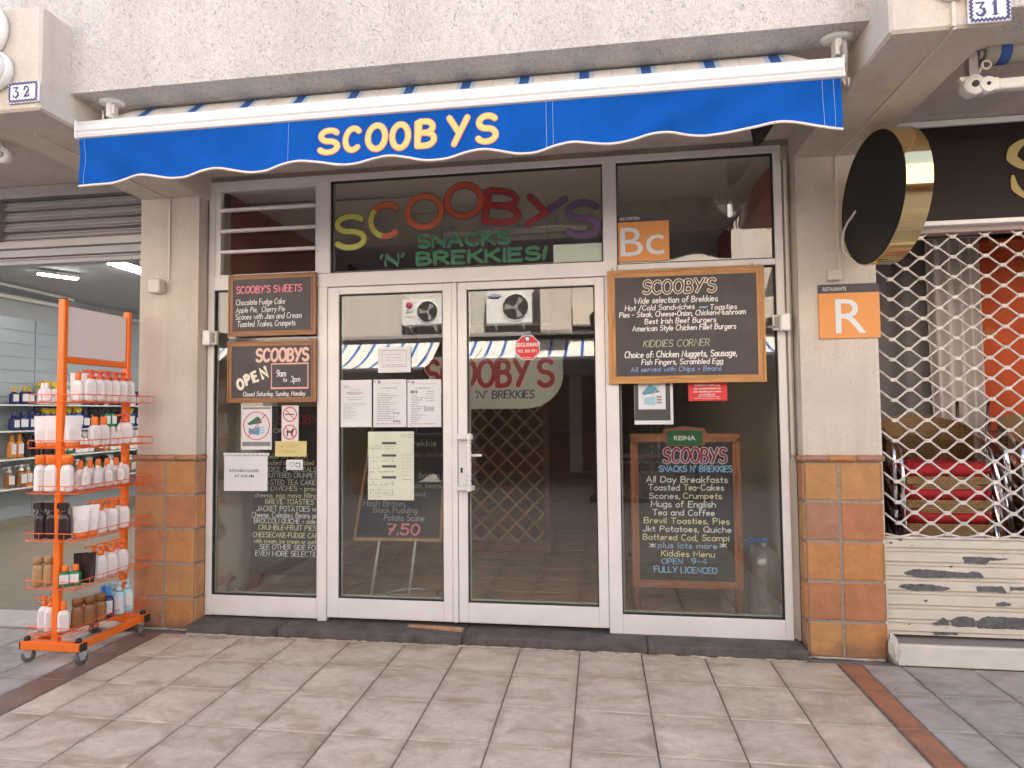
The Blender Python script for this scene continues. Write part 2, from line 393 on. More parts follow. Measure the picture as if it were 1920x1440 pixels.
M['peel'] = peeling('peeling_paint', (.62, .57, .49), (.10, .10, .105))
M['wp'] = varied('white_paint', (.60, .57, .52), .6, .12, 7, 60, .25)
M['grille'] = varied('grille_paint', (.60, .56, .51), .5, .22, 22)
M['wick'] = wood('wicker', (.30, .19, .075), (.12, .065, .02), 'z', .6, 2.2)
def weave(mm, a, b):
    v = mapv(mm, coords(mm), (1, 1, 1)); br = N(mm, 'ShaderNodeTexBrick'); br.inputs['Scale'].default_value = 22; br.inputs['Mortar Size'].default_value = .035
    br.inputs['Color1'].default_value = (*a, 1); br.inputs['Color2'].default_value = (*scale_c(a, .75), 1); br.inputs['Mortar'].default_value = (*b, 1)
    sx = N(mm, 'ShaderNodeSeparateXYZ'); cb = N(mm, 'ShaderNodeCombineXYZ'); L = mm.node_tree.links
    L.new(v, sx.inputs[0]); L.new(sx.outputs[0], cb.inputs[0]); L.new(sx.outputs[2], cb.inputs[1]); L.new(cb.outputs[0], br.inputs['Vector'])
    setc(mm, br.outputs['Color']); bump(mm, br.outputs['Fac'], -.5, .004)
M['wick'] = mat('woven_wicker', (.3, .19, .075), .6); weave(M['wick'], (.36, .22, .085), (.10, .055, .02))
M['cush'] = varied('red_cushion', (.40, .014, .020), .8, .2, 20, 300, .1)
M['sheer'] = varied('sheer_grey', (.62, .57, .53), .9, .1, 6)
M['sheerd'] = varied('sheer_dark', (.19, .175, .17), .9, .15, 4)
M['lamp'] = emit('tube_light', (1, .97, .92), 13.0)
M['lamp2'] = emit('ceiling_strip', (.9, .97, 1), 13.0)
# ------------------------------------------------------------------ hand lettering as raised brush strokes
def _a(cx, cy, rx, ry, s, e, n=9): return [(cx+rx*cos(R(s+(e-s)*i/n)), cy+ry*sin(R(s+(e-s)*i/n))) for i in range(n+1)]
_O = _a(.33, .5, .33, .5, 90, 450, 16)
def _o(x=0): return _a(.22+x, .3, .22, .3, 90, 450, 12)
G = {
'A': (.66, [[(0,0),(.31,1),(.62,0)],[(.11,.34),(.51,.34)]]),
'B': (.56, [[(0,0),(0,1)]+_a(.22,.765,.25,.235,90,-90)+[(.0,.53)],[(.2,.53)]+_a(.24,.265,.29,.265,90,-90)+[(0,0)]]),
'C': (.6, [_a(.33,.5,.33,.5,48,312,14)]),
'D': (.62, [[(0,0),(0,1),(.2,1)]+_a(.2,.5,.4,.5,90,-90)+[(0,0)]]),
'E': (.5, [[(.48,1),(0,1),(0,0),(.48,0)],[(0,.53),(.4,.53)]]),
'F': (.48, [[(.46,1),(0,1),(0,0)],[(0,.53),(.38,.53)]]),
'G': (.66, [_a(.33,.5,.33,.5,48,335,14)+[(.64,.42),(.38,.42)]]),
'H': (.6, [[(0,1),(0,0)],[(.58,1),(.58,0)],[(0,.52),(.58,.52)]]),
'I': (.06, [[(.03,0),(.03,1)]]),
'J': (.42, [[(.4,1),(.4,.25)]+_a(.19,.22,.21,.22,0,-165,7)]),
'K': (.54, [[(0,0),(0,1)],[(.5,1),(0,.42)],[(.14,.57),(.54,0)]]),
'L': (.46, [[(0,1),(0,0),(.44,0)]]),
'M': (.74, [[(0,0),(.06,1),(.37,.3),(.68,1),(.74,0)]]),
'N': (.58, [[(0,0),(0,1),(.58,0),(.58,1)]]),
'O': (.66, [_O]),
'P': (.54, [[(0,0),(0,1)]+_a(.22,.74,.28,.26,90,-90)+[(0,.48)]]),
'Q': (.68, [_O,[(.4,.28),(.7,-.05)]]),
'R': (.56, [[(0,0),(0,1)]+_a(.22,.74,.28,.26,90,-90)+[(0,.48)],[(.2,.48),(.54,0)]]),
'S': (.54, [_a(.28,.755,.25,.245,35,250,10)+_a(.27,.26,.27,.26,75,-150,11)]),
'T': (.58, [[(0,1),(.58,1)],[(.29,1),(.29,0)]]),
'U': (.58, [[(0,1),(0,.28)]+_a(.29,.28,.29,.28,180,360,10)+[(.58,1)]]),
'V': (.6, [[(0,1),(.3,0),(.6,1)]]),
'W': (.92, [[(0,1),(.24,0),(.46,.72),(.68,0),(.92,1)]]),
'X': (.56, [[(0,1),(.56,0)],[(.56,1),(0,0)]]),
'Y': (.6, [[(0,1),(.3,.47)],[(.6,1),(.16,0)]]),
'Z': (.54, [[(0,1),(.52,1),(0,0),(.54,0)]]),
'a': (.46, [_o(),[(.44,.6),(.44,0)]]),
'b': (.46, [[(0,1),(0,0)],_o()]),
'c': (.4, [_a(.22,.3,.22,.3,50,310,10)]),
'd': (.46, [_o(),[(.44,1),(.44,0)]]),
'e': (.44, [[(.02,.3),(.43,.34)]+_a(.22,.3,.21,.3,10,310,12)]),
'f': (.32, [_a(.26,.82,.14,.18,60,180,5)+[(.12,0)],[(0,.6),(.3,.6)]]),
'g': (.46, [_o(),[(.44,.6),(.44,-.12)]+_a(.22,-.12,.22,.2,0,-150,7)]),
'h': (.44, [[(0,1),(0,0)],[(0,.36)]+_a(.21,.38,.21,.22,160,0,6)+[(.42,0)]]),
'i': (.06, [[(.03,.6),(.03,0)],[(.03,.84),(.03,.88)]]),
'j': (.16, [[(.12,.6),(.12,-.15)]+_a(.0,-.15,.12,.15,0,-120,5),[(.12,.84),(.12,.88)]]),
'k': (.4, [[(0,1),(0,0)],[(.36,.6),(0,.24)],[(.12,.35),(.4,0)]]),
'l': (.06, [[(.03,1),(.03,0)]]),
'm': (.68, [[(0,.6),(0,0)],[(0,.4)]+_a(.17,.4,.17,.2,160,0,6)+[(.34,0)],[(.34,.4)]+_a(.51,.4,.17,.2,160,0,6)+[(.68,0)]]),
'n': (.42, [[(0,.6),(0,0)],[(0,.36)]+_a(.21,.38,.21,.22,160,0,6)+[(.42,0)]]),
'o': (.44, [_o()]),
'p': (.46, [[(0,.6),(0,-.35)],_o()]),
'q': (.46, [_o(),[(.44,.6),(.44,-.35)]]),
'r': (.3, [[(0,.6),(0,0)],[(0,.36)]+_a(.2,.36,.2,.24,170,60,5)]),
's': (.36, [_a(.18,.45,.16,.15,40,250,7)+_a(.18,.155,.18,.155,75,-145,8)]),
't': (.3, [[(.13,.9),(.13,.1),(.3,.0)],[(0,.6),(.3,.6)]]),
'u': (.42, [[(0,.6),(0,.22)]+_a(.21,.22,.21,.22,180,350,7),[(.42,.6),(.42,0)]]),
'v': (.4, [[(0,.6),(.2,0),(.4,.6)]]),
'w': (.6, [[(0,.6),(.15,0),(.3,.5),(.45,0),(.6,.6)]]),
'x': (.38, [[(0,.6),(.38,0)],[(.38,.6),(0,0)]]),
'y': (.42, [[(0,.6),(.21,.02)],[(.42,.6),(.1,-.34)]]),
'z': (.38, [[(0,.6),(.36,.6),(0,0),(.38,0)]]),
'0': (.5, [_a(.25,.5,.25,.5,90,450,14)]), '1': (.2, [[(0,.78),(.16,1),(.16,0)]]),
'2': (.5, [_a(.25,.74,.24,.26,165,-30,9)+[(0,0),(.5,0)]]),
'3': (.48, [_a(.22,.76,.22,.24,150,-80,9),_a(.22,.27,.25,.27,80,-150,10)]),
'4': (.54, [[(.4,0),(.4,1),(0,.3),(.54,.3)]]), '5': (.5, [[(.46,1),(.06,1),(.03,.55)]+_a(.22,.31,.26,.31,120,-150,10)]),
'6': (.5, [_a(.25,.3,.24,.3,90,450,12),[(.42,1),(.1,.6),(.02,.35)]]), '7': (.5, [[(0,1),(.5,1),(.16,0)],[(.12,.5),(.42,.5)]]),
'8': (.5, [_a(.25,.75,.2,.25,90,450,10),_a(.25,.26,.25,.26,90,450,10)]), '9': (.48, [_a(.23,.72,.23,.28,90,450,11),[(.45,.72),(.4,.2),(.12,0)]]),
',': (.08, [[(.05,.06),(.0,-.16)]]), '.': (.06, [[(.03,.0),(.03,.05)]]), "'": (.06, [[(.05,1.02),(.0,.8)]]), '-': (.3, [[(0,.42),(.28,.42)]]),
'+': (.3, [[(0,.35),(.3,.35)],[(.15,.5),(.15,.2)]]), '/': (.34, [[(0,-.05),(.32,1.05)]]), ':': (.06, [[(.03,.08),(.03,.12)],[(.03,.48),(.03,.52)]]),
'~': (.46, [[(0,.36),(.12,.46),(.3,.36),(.46,.48)]]), '*': (.42, [[(0,.72),(.42,.18)],[(.42,.72),(0,.18)],[(.21,.84),(.21,.06)]]), '!': (.1, [[(.1,1),(.03,.34)],[(.02,.04),(.02,.08)]]),
'&': (.5, [[(.5,0),(.1,.7),(.2,1),(.34,.8),(.02,.25),(.2,0),(.5,.35)]]), '(': (.2,[_a(.3,.5,.25,.6,130,230,6)]), ')': (.2,[_a(-.1,.5,.25,.6,50,-50,6)]),
}
def smooth(p, k=3):
    """Catmull-Rom through the points, corners kept sharp where the stroke turns hard"""
    if len(p) < 3: return p
    out = []
    closed = math.dist(p[0], p[-1]) < 1e-6
    n = len(p)
    for i in range(n-1):
        p0 = p[i-1] if i > 0 else (p[-2] if closed else p[0]); p1 = p[i]; p2 = p[i+1]; p3 = p[i+2] if i+2 < n else (p[1] if closed else p[-1])
        def corner(a, b, c):
            u = Vector((b[0]-a[0], b[1]-a[1])); v = Vector((c[0]-b[0], c[1]-b[1]))
            return u.length < 1e-9 or v.length < 1e-9 or u.angle(v) > .9
        t1 = (0, 0) if corner(p0, p1, p2) else ((p2[0]-p0[0])/2, (p2[1]-p0[1])/2)
        t2 = (0, 0) if corner(p1, p2, p3) else ((p3[0]-p1[0])/2, (p3[1]-p1[1])/2)
        if t1 == (0, 0) and t2 == (0, 0): out.append(p1); continue
        for j in range(k):
            t = j/k; a, b, c, d = 2*t**3-3*t*t+1, t**3-2*t*t+t, -2*t**3+3*t*t, t**3-t*t
            out.append(tuple(a*p1[q]+b*t1[q]+c*p2[q]+d*t2[q] for q in (0, 1)))
    out.append(p[-1]); return out
def ribbon(mb, pts, wd, y, h=.0006, mi=0, side=-1):
    """a brush stroke with round ends: pts (x, z), width wd, on the plane y, raised by h towards side"""
    P = [Vector((a, b)) for a, b in pts]
    Q = [P[0]]
    for q in P[1:]:
        if (q-Q[-1]).length > wd*.04: Q.append(q)
    P = Q
    closed = len(P) > 4 and (P[0]-P[-1]).length < wd*.3
    if len(P) == 1: P.append(P[0]+Vector((0, wd*.1)))
    n = len(P); V = []; F = []
    for i, p in enumerate(P):
        a = P[i-1] if i > 0 else (P[-2] if closed else p); b = P[i+1] if i < n-1 else (P[1] if closed else p)
        t = (b-a); t = t.normalized() if t.length > 1e-9 else Vector((1, 0))
        nn = Vector((-t.y, t.x))
        k = 1.0
        if 0 < i < n-1:
            u = (p-P[i-1]).normalized(); v = (P[i+1]-p).normalized(); cc = max(.35, math.sqrt(max(0, (1+u.dot(v))/2))); k = min(1/cc, 1.6)
        e = nn*(wd/2*k)
        V += [(p.x+e.x, y, p.y+e.y), (p.x, y+side*h, p.y), (p.x-e.x, y, p.y-e.y)]
    for i in range(n-1):
        F += [[i*3, i*3+1, i*3+4, i*3+3], [i*3+1, i*3+2, i*3+5, i*3+4]]
    mb.add(V, F, mi)
    if not closed:
        for q, b in ((P[0], P[1]), (P[-1], P[-2])):
            t = (q-b).normalized(); a0 = math.atan2(t.y, t.x)
            W = [(q.x, y+side*h, q.y)] + [(q.x+cos(a0+R(d))*wd/2, y, q.y+sin(a0+R(d))*wd/2) for d in (-90, -54, -18, 18, 54, 90)]
            mb.add(W, [[0, k+1, k] if side < 0 else [0, k, k+1] for k in range(1, 6)], mi)
def write(mb, text, x0, x1, z, h, y, wd=.12, slant=0.0, mi=0, gap=.17, sp=.42, jit=.02, hh=.0006, k=2, mirror=False):
    """hand-painted words from x0 to x1 with baseline z and cap height h"""
    rnd = random.Random(text)
    tot = 0
    for c in text: tot += (G[c][0]+gap) if c != ' ' else sp
    tot -= gap
    s = (x1-x0)/tot if x1 is not None else h
    x = 0
    for c in text:
        if c == ' ': x += sp; continue
        w_, st = G[c]; dz = rnd.uniform(-jit, jit)*h; sc = 1+rnd.uniform(-jit, jit)*1.5; sh = slant+rnd.uniform(-jit, jit)*2
        for p in st:
            q = [(x0+(x+a)*s+sh*b*h*sc, z+dz+b*h*sc) for a, b in p]
            if k > 1: q = smooth(q, k)
            ribbon(mb, q, wd*h, y, hh, mi)
        x += w_+gap
def letter(mb, c, cx, cz, w_, h, rot, y, wd, mi=0, hh=.0008, pts=None, slant=0):
    st = pts or G[c][1]; gw = G[c][0] if not pts else 1
    for p in st:
        q = []
        for a, b in smooth(p, 3):
            u = (a/gw-.5)*w_ + slant*(b-.5)*h; v = (b-.5)*h
            q.append((cx+u*cos(rot)-v*sin(rot), cz+u*sin(rot)+v*cos(rot)))
        ribbon(mb, q, wd, y, hh, mi)
_font = {}
def typeset(text, x0, x1, z, h, y, matl, parent, name='lettering', bold=0.0, align='LEFT', shear=0, rot=None, keep=None):
    """printed letters in the built-in face, turned into a mesh"""
    cu = bpy.data.curves.new('t', 'FONT'); cu.body = text; cu.size = 1; cu.offset = bold; cu.shear = shear; cu.resolution_u = 3; cu.extrude = 0
    o = bpy.data.objects.new('t', cu); COL.objects.link(o); bpy.context.view_layer.update()
    me = bpy.data.meshes.new_from_object(o.evaluated_get(bpy.context.evaluated_depsgraph_get()))
    bpy.data.objects.remove(o); bpy.data.curves.remove(cu)
    xs = [v.co.x for v in me.vertices]; ys = [v.co.y for v in me.vertices]
    a0, a1 = min(xs), max(xs); sx = (x1-x0)/(a1-a0) if x1 is not None else h/.73
    sz = h/(max(ys)-min(0, min(ys))) if keep else h/.729
    for v in me.vertices:
        v.co = Vector((x0+(v.co.x-a0)*sx, y, z+v.co.y*sz))
    me.materials.clear(); me.materials.append(matl)
    ob = bpy.data.objects.new(name, me); COL.objects.link(ob); ob.parent = parent
    return ob
def px_line(mb, text, ax0, ay0, ax1, top, Y, wd=.13, slant=0, mi=0, org=(0, 0), dy=0, **kw):
    """a line of lettering between two photo positions on the plane Y, in the frame of org"""
    a = at(ax0, ay0, 1, Y); t = at(ax0, top, 1, Y)
    b = at(ax1, ay0, 1, Y)
    write(mb, text, a.x-org[0], b.x-org[0], a.z-org[1], t.z-a.z, dy, wd, slant, mi, **kw)
# ------------------------------------------------------------------ ground
T = .37; TY = .3679
ground = MB().box(-14, 18, -12.5, .47, -.14, -.006).build('ground', M['grout']); tag(ground, kind='structure')
pav = empty('pavement', None, None); tag(pav, kind='structure')
_tm = {}
def tile_mesh(wx, wy, mt, th=.012, ch=.0035):
    k = (round(wx, 4), round(wy, 4), mt.name)
    if k not in _tm:
        b = MB(); a, c = wx/2, wy/2
        V = [(-a,-c,-th),(a,-c,-th),(a,c,-th),(-a,c,-th),(-a,-c,-ch),(a,-c,-ch),(a,c,-ch),(-a,c,-ch),(-a+ch,-c+ch,0),(a-ch,-c+ch,0),(a-ch,c-ch,0),(-a+ch,c-ch,0)]
        F = [(0,1,5,4),(1,2,6,5),(2,3,7,6),(3,0,4,7),(4,5,9,8),(5,6,10,9),(6,7,11,10),(7,4,8,11),(8,9,10,11)]
        _tm[k] = b.add(V, F).mesh('tile', mt)
    return _tm[k]
gp = .0035
def lay(x0, x1, y0, y1, mt, name='tile'):
    o = inst(name, tile_mesh(x1-x0-2*gp, y1-y0-2*gp, mt), pav, ((x0+x1)/2, (y0+y1)/2, random.uniform(-.0006, .0006)))
    o.rotation_euler = (random.uniform(-.0012, .0012), random.uniform(-.0012, .0012), random.uniform(-.0015, .0015))
rows = [(-k*TY, -(k-1)*TY) for k in range(0, 8)]      # row 0 touches the step
rows[0] = (0, .375)
for k in range(8):
    y0, y1 = rows[k] if k else (0.0, .375)
    for i in range(-1, 11):
        x0 = i*T if i >= 0 else -.225
        lay(x0, (i+1)*T, y0, y1, M['tile'])
    lay(4.07+.008, 4.205, y0, y1, M['band']); lay(-.43, -.225, y0, y1, M['bandl'])
    xs = [4.205, 4.42, 4.79, 5.16, 5.53, 5.90]
    for a, b in zip(xs, xs[1:]): lay(a, b, y0, y1, M['gtile'])
    xs = [-.43, -.70, -1.09, -1.46, -1.83, -2.2]
    for a, b in zip(xs, xs[1:]): lay(b, a, y0, y1, M['gtile'])
far = MB()
def far_tile(x0, x1, y0, y1, mi):
    c = .004
    far.add([(x0+gp,y0+gp,-.004),(x1-gp,y0+gp,-.004),(x1-gp,y1-gp,-.004),(x0+gp,y1-gp,-.004),(x0+gp+c,y0+gp+c,0),(x1-gp-c,y0+gp+c,0),(x1-gp-c,y1-gp-c,0),(x0+gp+c,y1-gp-c,0)],
            [(0,1,5,4),(1,2,6,5),(2,3,7,6),(3,0,4,7),(4,5,6,7)], mi)
for k in range(8, 30):
    y1 = -(k-1)*TY; y0 = y1-TY
    for i in range(-22, 36): far_tile(i*T, (i+1)*T, y0, y1, 0 if -1 < i < 11 else 1)
for k in range(0, 8):
    y0, y1 = rows[k] if k else (0.0, .375)
    for i in range(-17, 0): far_tile(-2.2+i*T, -2.2+(i+1)*T, y0, y1, 1)
    for i in range(0, 16): far_tile(5.90+i*T, 5.90+(i+1)*T, y0, y1, 1)
fo = far.build('paving_tiles', [varied('far_beige', (.40, .33, .27), .6, .12, 5), varied('far_grey', (.30, .28, .27), .6, .12, 5)], pav); tag(fo, kind='stuff')
# ------------------------------------------------------------------ the shop building: roughcast front, soffit
ZS = 3.19
bld = empty('shop_building', 'cream roughcast upper wall of the building above the shops', 'building')
MB().box(-8, 12, -.65, -.45, ZS, 9.42).build('upper_wall', M['rough'], bld)
MB().box(-8, 12, -.449, 9, ZS+.001, ZS+.25).box(-8, 12, -.449, 9, 8.9, 9.42).build('soffit', M['conc2'], bld)
MB().box(-8, 12, 9, 9.2, 0, 9.2).box(-8.2, -8, -.65, 9.2, 0, 9.2).box(12, 12.2, -.65, 9.2, 0, 9.2).build('rear_wall', M['conc'], bld)
MB().box(-8, -5.06, .5, .7, 0, 3.19).build('side_wall', M['conc'], bld)
# pillars with cantilever beams
def pillar(label, xl, xr, left):
    p = empty('concrete_pillar', label, 'pillar', ((xl+xr)/2, .6, 0)); cx = (xl+xr)/2; ox, oy = cx, .6
    b = MB().box(xl-ox+.004, xr-ox-.004, .452-oy, 1.0-oy, 1.19, 3.05)
    b.box(xl-ox+.006, xr-ox-.006, .446-oy, 1.0-oy, 0, 1.189, 1).build('shaft', [M['conc'], M['mortar']], p)
    MB().box(xl-ox, xr-ox+(.015 if left else .0), -.83-oy, 1.0-oy, 3.02, 3.56, 0, .012).build('beam', M['conc'], p)
    # glazed tiles: two columns on the front, a narrow one round each side
    zs = [.004, .217, .451, .686, .922, 1.158]
    cols = [(xl, cx+.0), (cx, xr)]
    if left: cols = [(xl, -.275), (-.275, xr)]
    else: cols = [(xl, 4.142), (4.142, xr)]
    g = .0085
    for z0, z1 in zip(zs, zs[1:]):
        for a, c in cols:
            MB().box(a-ox+g, c-ox-g, .44-oy, .455-oy, z0+g, z1-g, 0, .004).build('tile', M['glaze'], p)
        for sx, s in ((xl, -1), (xr, 1)):
            MB().box(sx-ox-.006, sx-ox+.006, .449-oy, .545-oy, z0+g, z1-g, 0, .003).build('tile', M['glaze'], p)
    L = xr-xl+.03; n = 3
    for i in range(n):
        a = xl-.015+L*i/n; b2 = xl-.015+L*(i+1)/n
        MB().tube([(a-ox+.001, .442-oy, 1.178), (b2-ox-.001, .442-oy, 1.178)], .020, 12).build('tile_trim', M['glaze'], p)
    for sx in (xl, xr):
        MB().tube([(sx-ox, .445-oy, 1.178), (sx-ox, .54-oy, 1.178)], .020, 12).build('tile_trim', M['glaze'], p)
    return p, ox, oy
pl, ox, oy = pillar('left cream pillar with terracotta tiled base between the shops', -.505, -.045, True)
MB().box(-.3-ox, -.288-ox, -.6-oy, .45-oy, 3.010, 3.021).box(-.278-ox, -.266-ox, .440-oy, .453-oy, 2.43, 3.015, 0).build('conduit', M['plastic'], pl)
jb = MB().box(-.390-ox, -.300-ox, .385-oy, .452-oy, 2.335, 2.432, 0, .006).build('junction_box', M['plastic'], pl)
MB().tube([(-.296-ox, .43-oy, 2.40), (-.278-ox, .43-oy, 2.395), (-.272-ox, .43-oy, 2.37), (-.285-ox, .44-oy, 2.34)], .003, 6).build('cable', M['bead'], jb)
pr_, ox2, oy2 = pillar('right cream pillar with terracotta tiled base next to the white grille', 3.943, 4.38, False)
MB().box(4.176-ox2, 4.187-ox2, .442-oy2, .453-oy2, 2.31, 3.015).box(4.180-ox2, 4.192-ox2, -.83-oy2, .45-oy2, 3.012, 3.0215).box(4.172-ox2, 4.186-ox2, -.842-oy2, -.829-oy2, 3.02, 3.3).build('conduit', M['plastic'], pr_)
MB().box(4.105-ox2, 4.185-ox2, .41-oy2, .452-oy2, 2.25, 2.315, 0, .004).build('junction_box', M['plastic'], pr_)
MB().box(-.478, -.462, -.80, .44, 3.170, 3.189).build('soffit_joint', M['mortar'], bld)
# number plaques on the beam ends
def plaque(num, x0, x1, z0, z1, label):
    cx, cz = (x0+x1)/2, (z0+z1)/2
    p = empty('number_plaque', label, 'house number', (cx, -.832, cz))
    wv, hv = (x1-x0)/2, (z1-z0)/2
    MB().box(-wv, wv, -.012, 0, -hv, hv, 0, .003).build('ceramic_plate', mat('ceramic_'+num, (.68, .67, .70), .2), p)
    b = MB(); n = 22
    pts = []
    a, c = wv*.86, hv*.82
    for (xa, za, xb, zb, k) in ((-a, -c, a, -c, 9), (a, -c, a, c, 6), (a, c, -a, c, 9), (-a, c, -a, -c, 6)):
        for i in range(k*2):
            t = i/(k*2); o = (.06 if i % 2 else -.06)*hv*1.0
            dx, dz = (xb-xa), (zb-za); L = math.hypot(dx, dz); pts.append((xa+dx*t-dz/L*o, za+dz*t+dx/L*o))
    pts.append(pts[0]); ribbon(b, pts, hv*.16, -.0135)
    b.build('wavy_border', M['navy'], p)
    b = MB(); H_ = hv*1.0; y_ = -.0135; z_ = -hv*.5
    def stroke(pts, wds): 
        pts = smooth(pts, 3)
        for i in range(len(pts)-1):
            t = i/(len(pts)-1)*(len(wds)-1); j = min(int(t), len(wds)-2); w_ = wds[j]+(wds[j+1]-wds[j])*(t-j)
            ribbon(b, [pts[i], pts[i+1]], w_*H_, y_, .0006+.00002*i)
    for c_, xo in zip(num, (-.62, .06)):
        f = lambda q: [(xo*wv+a*H_, z_+bb*H_) for a, bb in q]
        if c_ == '3': stroke(f([(0, .95), (.5, .95), (.24, .58)]), (.12, .12, .09)); stroke(f([(.24, .58), (.5, .48), (.54, .22), (.34, .02), (.1, .06), (.02, .22)]), (.1, .2, .24, .14, .14, .2))
        if c_ == '2': stroke(f([(.04, .72), (.14, .96), (.40, .96), (.50, .74), (.34, .42), (.04, .06)]), (.2, .1, .12, .24, .16, .1)); stroke(f([(.04, .06), (.3, .08), (.54, .1), (.56, .26)]), (.12, .2, .16, .06))
        if c_ == '1': stroke(f([(.08, .78), (.26, .98)]), (.08, .12)); stroke(f([(.28, .98), (.28, .04)]), (.22, .22)); stroke(f([(.1, .02), (.46, .02)]), (.08, .08))
    b.build('number', M['navy'], p)
plaque('32', -.199, -.02, 3.052, 3.160, 'white ceramic plaque reading 32 on the left beam end')
plaque('31', 4.230, 4.388, 3.022, 3.135, 'white ceramic plaque reading 31 on the right beam end')
def round_lamp(loc, label, r=.11, g='round lamps on the beam ends'):
    p = empty('wall_lamp', label, 'lamp', loc, g)
    MB().lathe([(0, 0), (r*1.0, 0), (r*1.04, -.02), (r*1.0, -.04), (r*.92, -.045)], ax='y', n=28, caps=False).build('lamp_base', M['opal'], p)
    MB().lathe([(r*.90, -.04), (r*.86, -.065), (r*.7, -.09), (r*.4, -.108), (0.001, -.115)], ax='y', n=28, caps=False).build('diffuser', M['opal'], p)
round_lamp((-.36, -.83, 3.44), 'upper white round lamp on the left beam above plaque 32', .15)
round_lamp((-.275, -.83, 3.225), 'lower white round lamp on the left beam beside plaque 32', .10)
round_lamp((4.18, -.83, 3.20), 'white round lamp on the right beam beside plaque 31', .075)
# ------------------------------------------------------------------ step and shopfront
YF = .545
sill = empty('door_step', 'dark basalt step under the white shopfront', 'step', (1.93, .46, 0))
for a, b in ((-.055, .60), (.60, 1.85), (1.85, 3.0), (3.0, 3.925)):
    MB().box(a-1.93+.0015, b-1.93-.0015, .375-.46+random.uniform(-.002, .002), .66-.46, 0.001, .060, 0, .006).build('stone', M['basalt'], sill, bevel=.004)
_r = random.Random(11)
bead = MB()
pts_ = [(-.50+4.86*i/160-1.93, (.366 if -.06 < -.50+4.86*i/160 < 3.93 else .434)-.46+_r.uniform(-.003, .003), .003+_r.uniform(-.001, .003)) for i in range(161)]
bead.tube(pts_, [max(.0015, .005+_r.uniform(-.004, .004)) for _ in pts_], 6)
bead.build('mortar_bead', varied('mortar_bead', (.42, .37, .31), .9, .25, 30), sill)
sf = empty('shopfront', 'white aluminium shopfront with double glass doors and side windows', 'shopfront', (1.93, .6, 0)); SX, SY = 1.93, .6
def fr(x0, x1, z0, z1, y=YF, d=.055, name='frame_bar', par=None, m_='white', c=.0035):
    return MB().box(x0-SX, x1-SX, y-SY, y+d-SY, z0, z1, 0, c).build(name, M[m_], par or sf)
fr(-.037, .009, .072, 3.105); fr(.792, .8, .075, 2.455, .547); 
fr(.8, .864, .062, 2.357); fr(.789, .885, 2.455, 3.105)
fr(2.776, 2.858, .052, 2.357); fr(2.772, 2.862, 2.441, 3.105); fr(3.845, 3.893, .052, 3.105)
fr(-.037, 3.893, 3.105, 3.152)
fr(.8, 2.858, 2.357, 2.441+.012, .543)
fr(.009, .789, 2.364, 2.462); fr(.0095, .792, .075, .212); fr(2.858, 3.845, .055, .178); fr(2.862, 3.845, 2.388, 2.428)
MB().box(-.045-SX, -.037-SX, .55-SY, .60-SY, .06, 3.18).box(3.893-SX, 3.942-SX, .575-SY, .62-SY, .05, 3.18, 1).box(-.045-SX, 3.943-SX, .56-SY, .61-SY, 3.152, 3.189).build('mortar_joint', [M['mortar'], M['conc']], sf)
MB().box(3.905-SX, 3.922-SX, .545-SY, .576-SY, 1.19, 3.06).build('cable_trunking', M['plastic'], sf)
def pane(x0, x1, z0, z1, par=None, y=.571, th=.006, g=True, off=(0, 0)):
    par = par or sf; X, Yo = (SX, SY) if par is sf else off
    q = MB().box(x0-X+.002, x1-X-.002, y-Yo, y+th-Yo, z0+.002, z1-.002).build('glass_pane', M['glass'], par)
    if g:
        b = MB(); t = .008; yy0, yy1 = YF+.012-Yo, y+.012-Yo
        for (a, c, e, f) in ((x0, x0+t, z0, z1), (x1-t, x1, z0, z1), (x0+t, x1-t, z0, z0+t), (x0+t, x1-t, z1-t, z1)): b.box(a-X, c-X, yy0, yy1, e, f, 0)
        t2 = .018
        for (a, c, e, f) in ((x0+t, x0+t2, z0+t, z1-t), (x0+t2, x1-t, z0+t, z0+t2)): b.box(a-X, c-X, yy1-.004, yy1+.012, e, f, 1)
        b.build('gasket', [M['gasket'], M['bead']], par)
    return q
pane(.009, .792, .212, 2.364); pane(.885, 2.772, 2.453, 3.105); pane(2.858, 3.845, .178, 2.388); pane(2.862, 3.845, 2.428, 3.105)
# louvre window: four tilted panes with their clips in a frame
lv = MB()
for (a, c, e, f) in ((.009, .05, 2.462, 3.105), (.772, .789, 2.462, 3.105), (.05, .772, 3.082, 3.105), (.05, .772, 2.462, 2.475)): lv.box(a-SX, c-SX, YF+.008-SY, YF+.05-SY, e, f, 0, .002)
lf = lv.build('louvre_frame', M['white'], sf)
for z in (2.638, 2.790, 2.942):
    MB().box(.044-SX, .775-SX, YF-.008-SY, YF+.022-SY, z-.011, z+.011, 0, .003).build('louvre_bar', M['white'], lf)
for z in (2.48, 2.640, 2.792, 2.944):
    q = MB().grid(lambda u, v: (.052-SX+u*.718, YF+.012+v*.035-SY, z+v*.145), 1, 1).build('louvre_pane', M['glass'], lf)
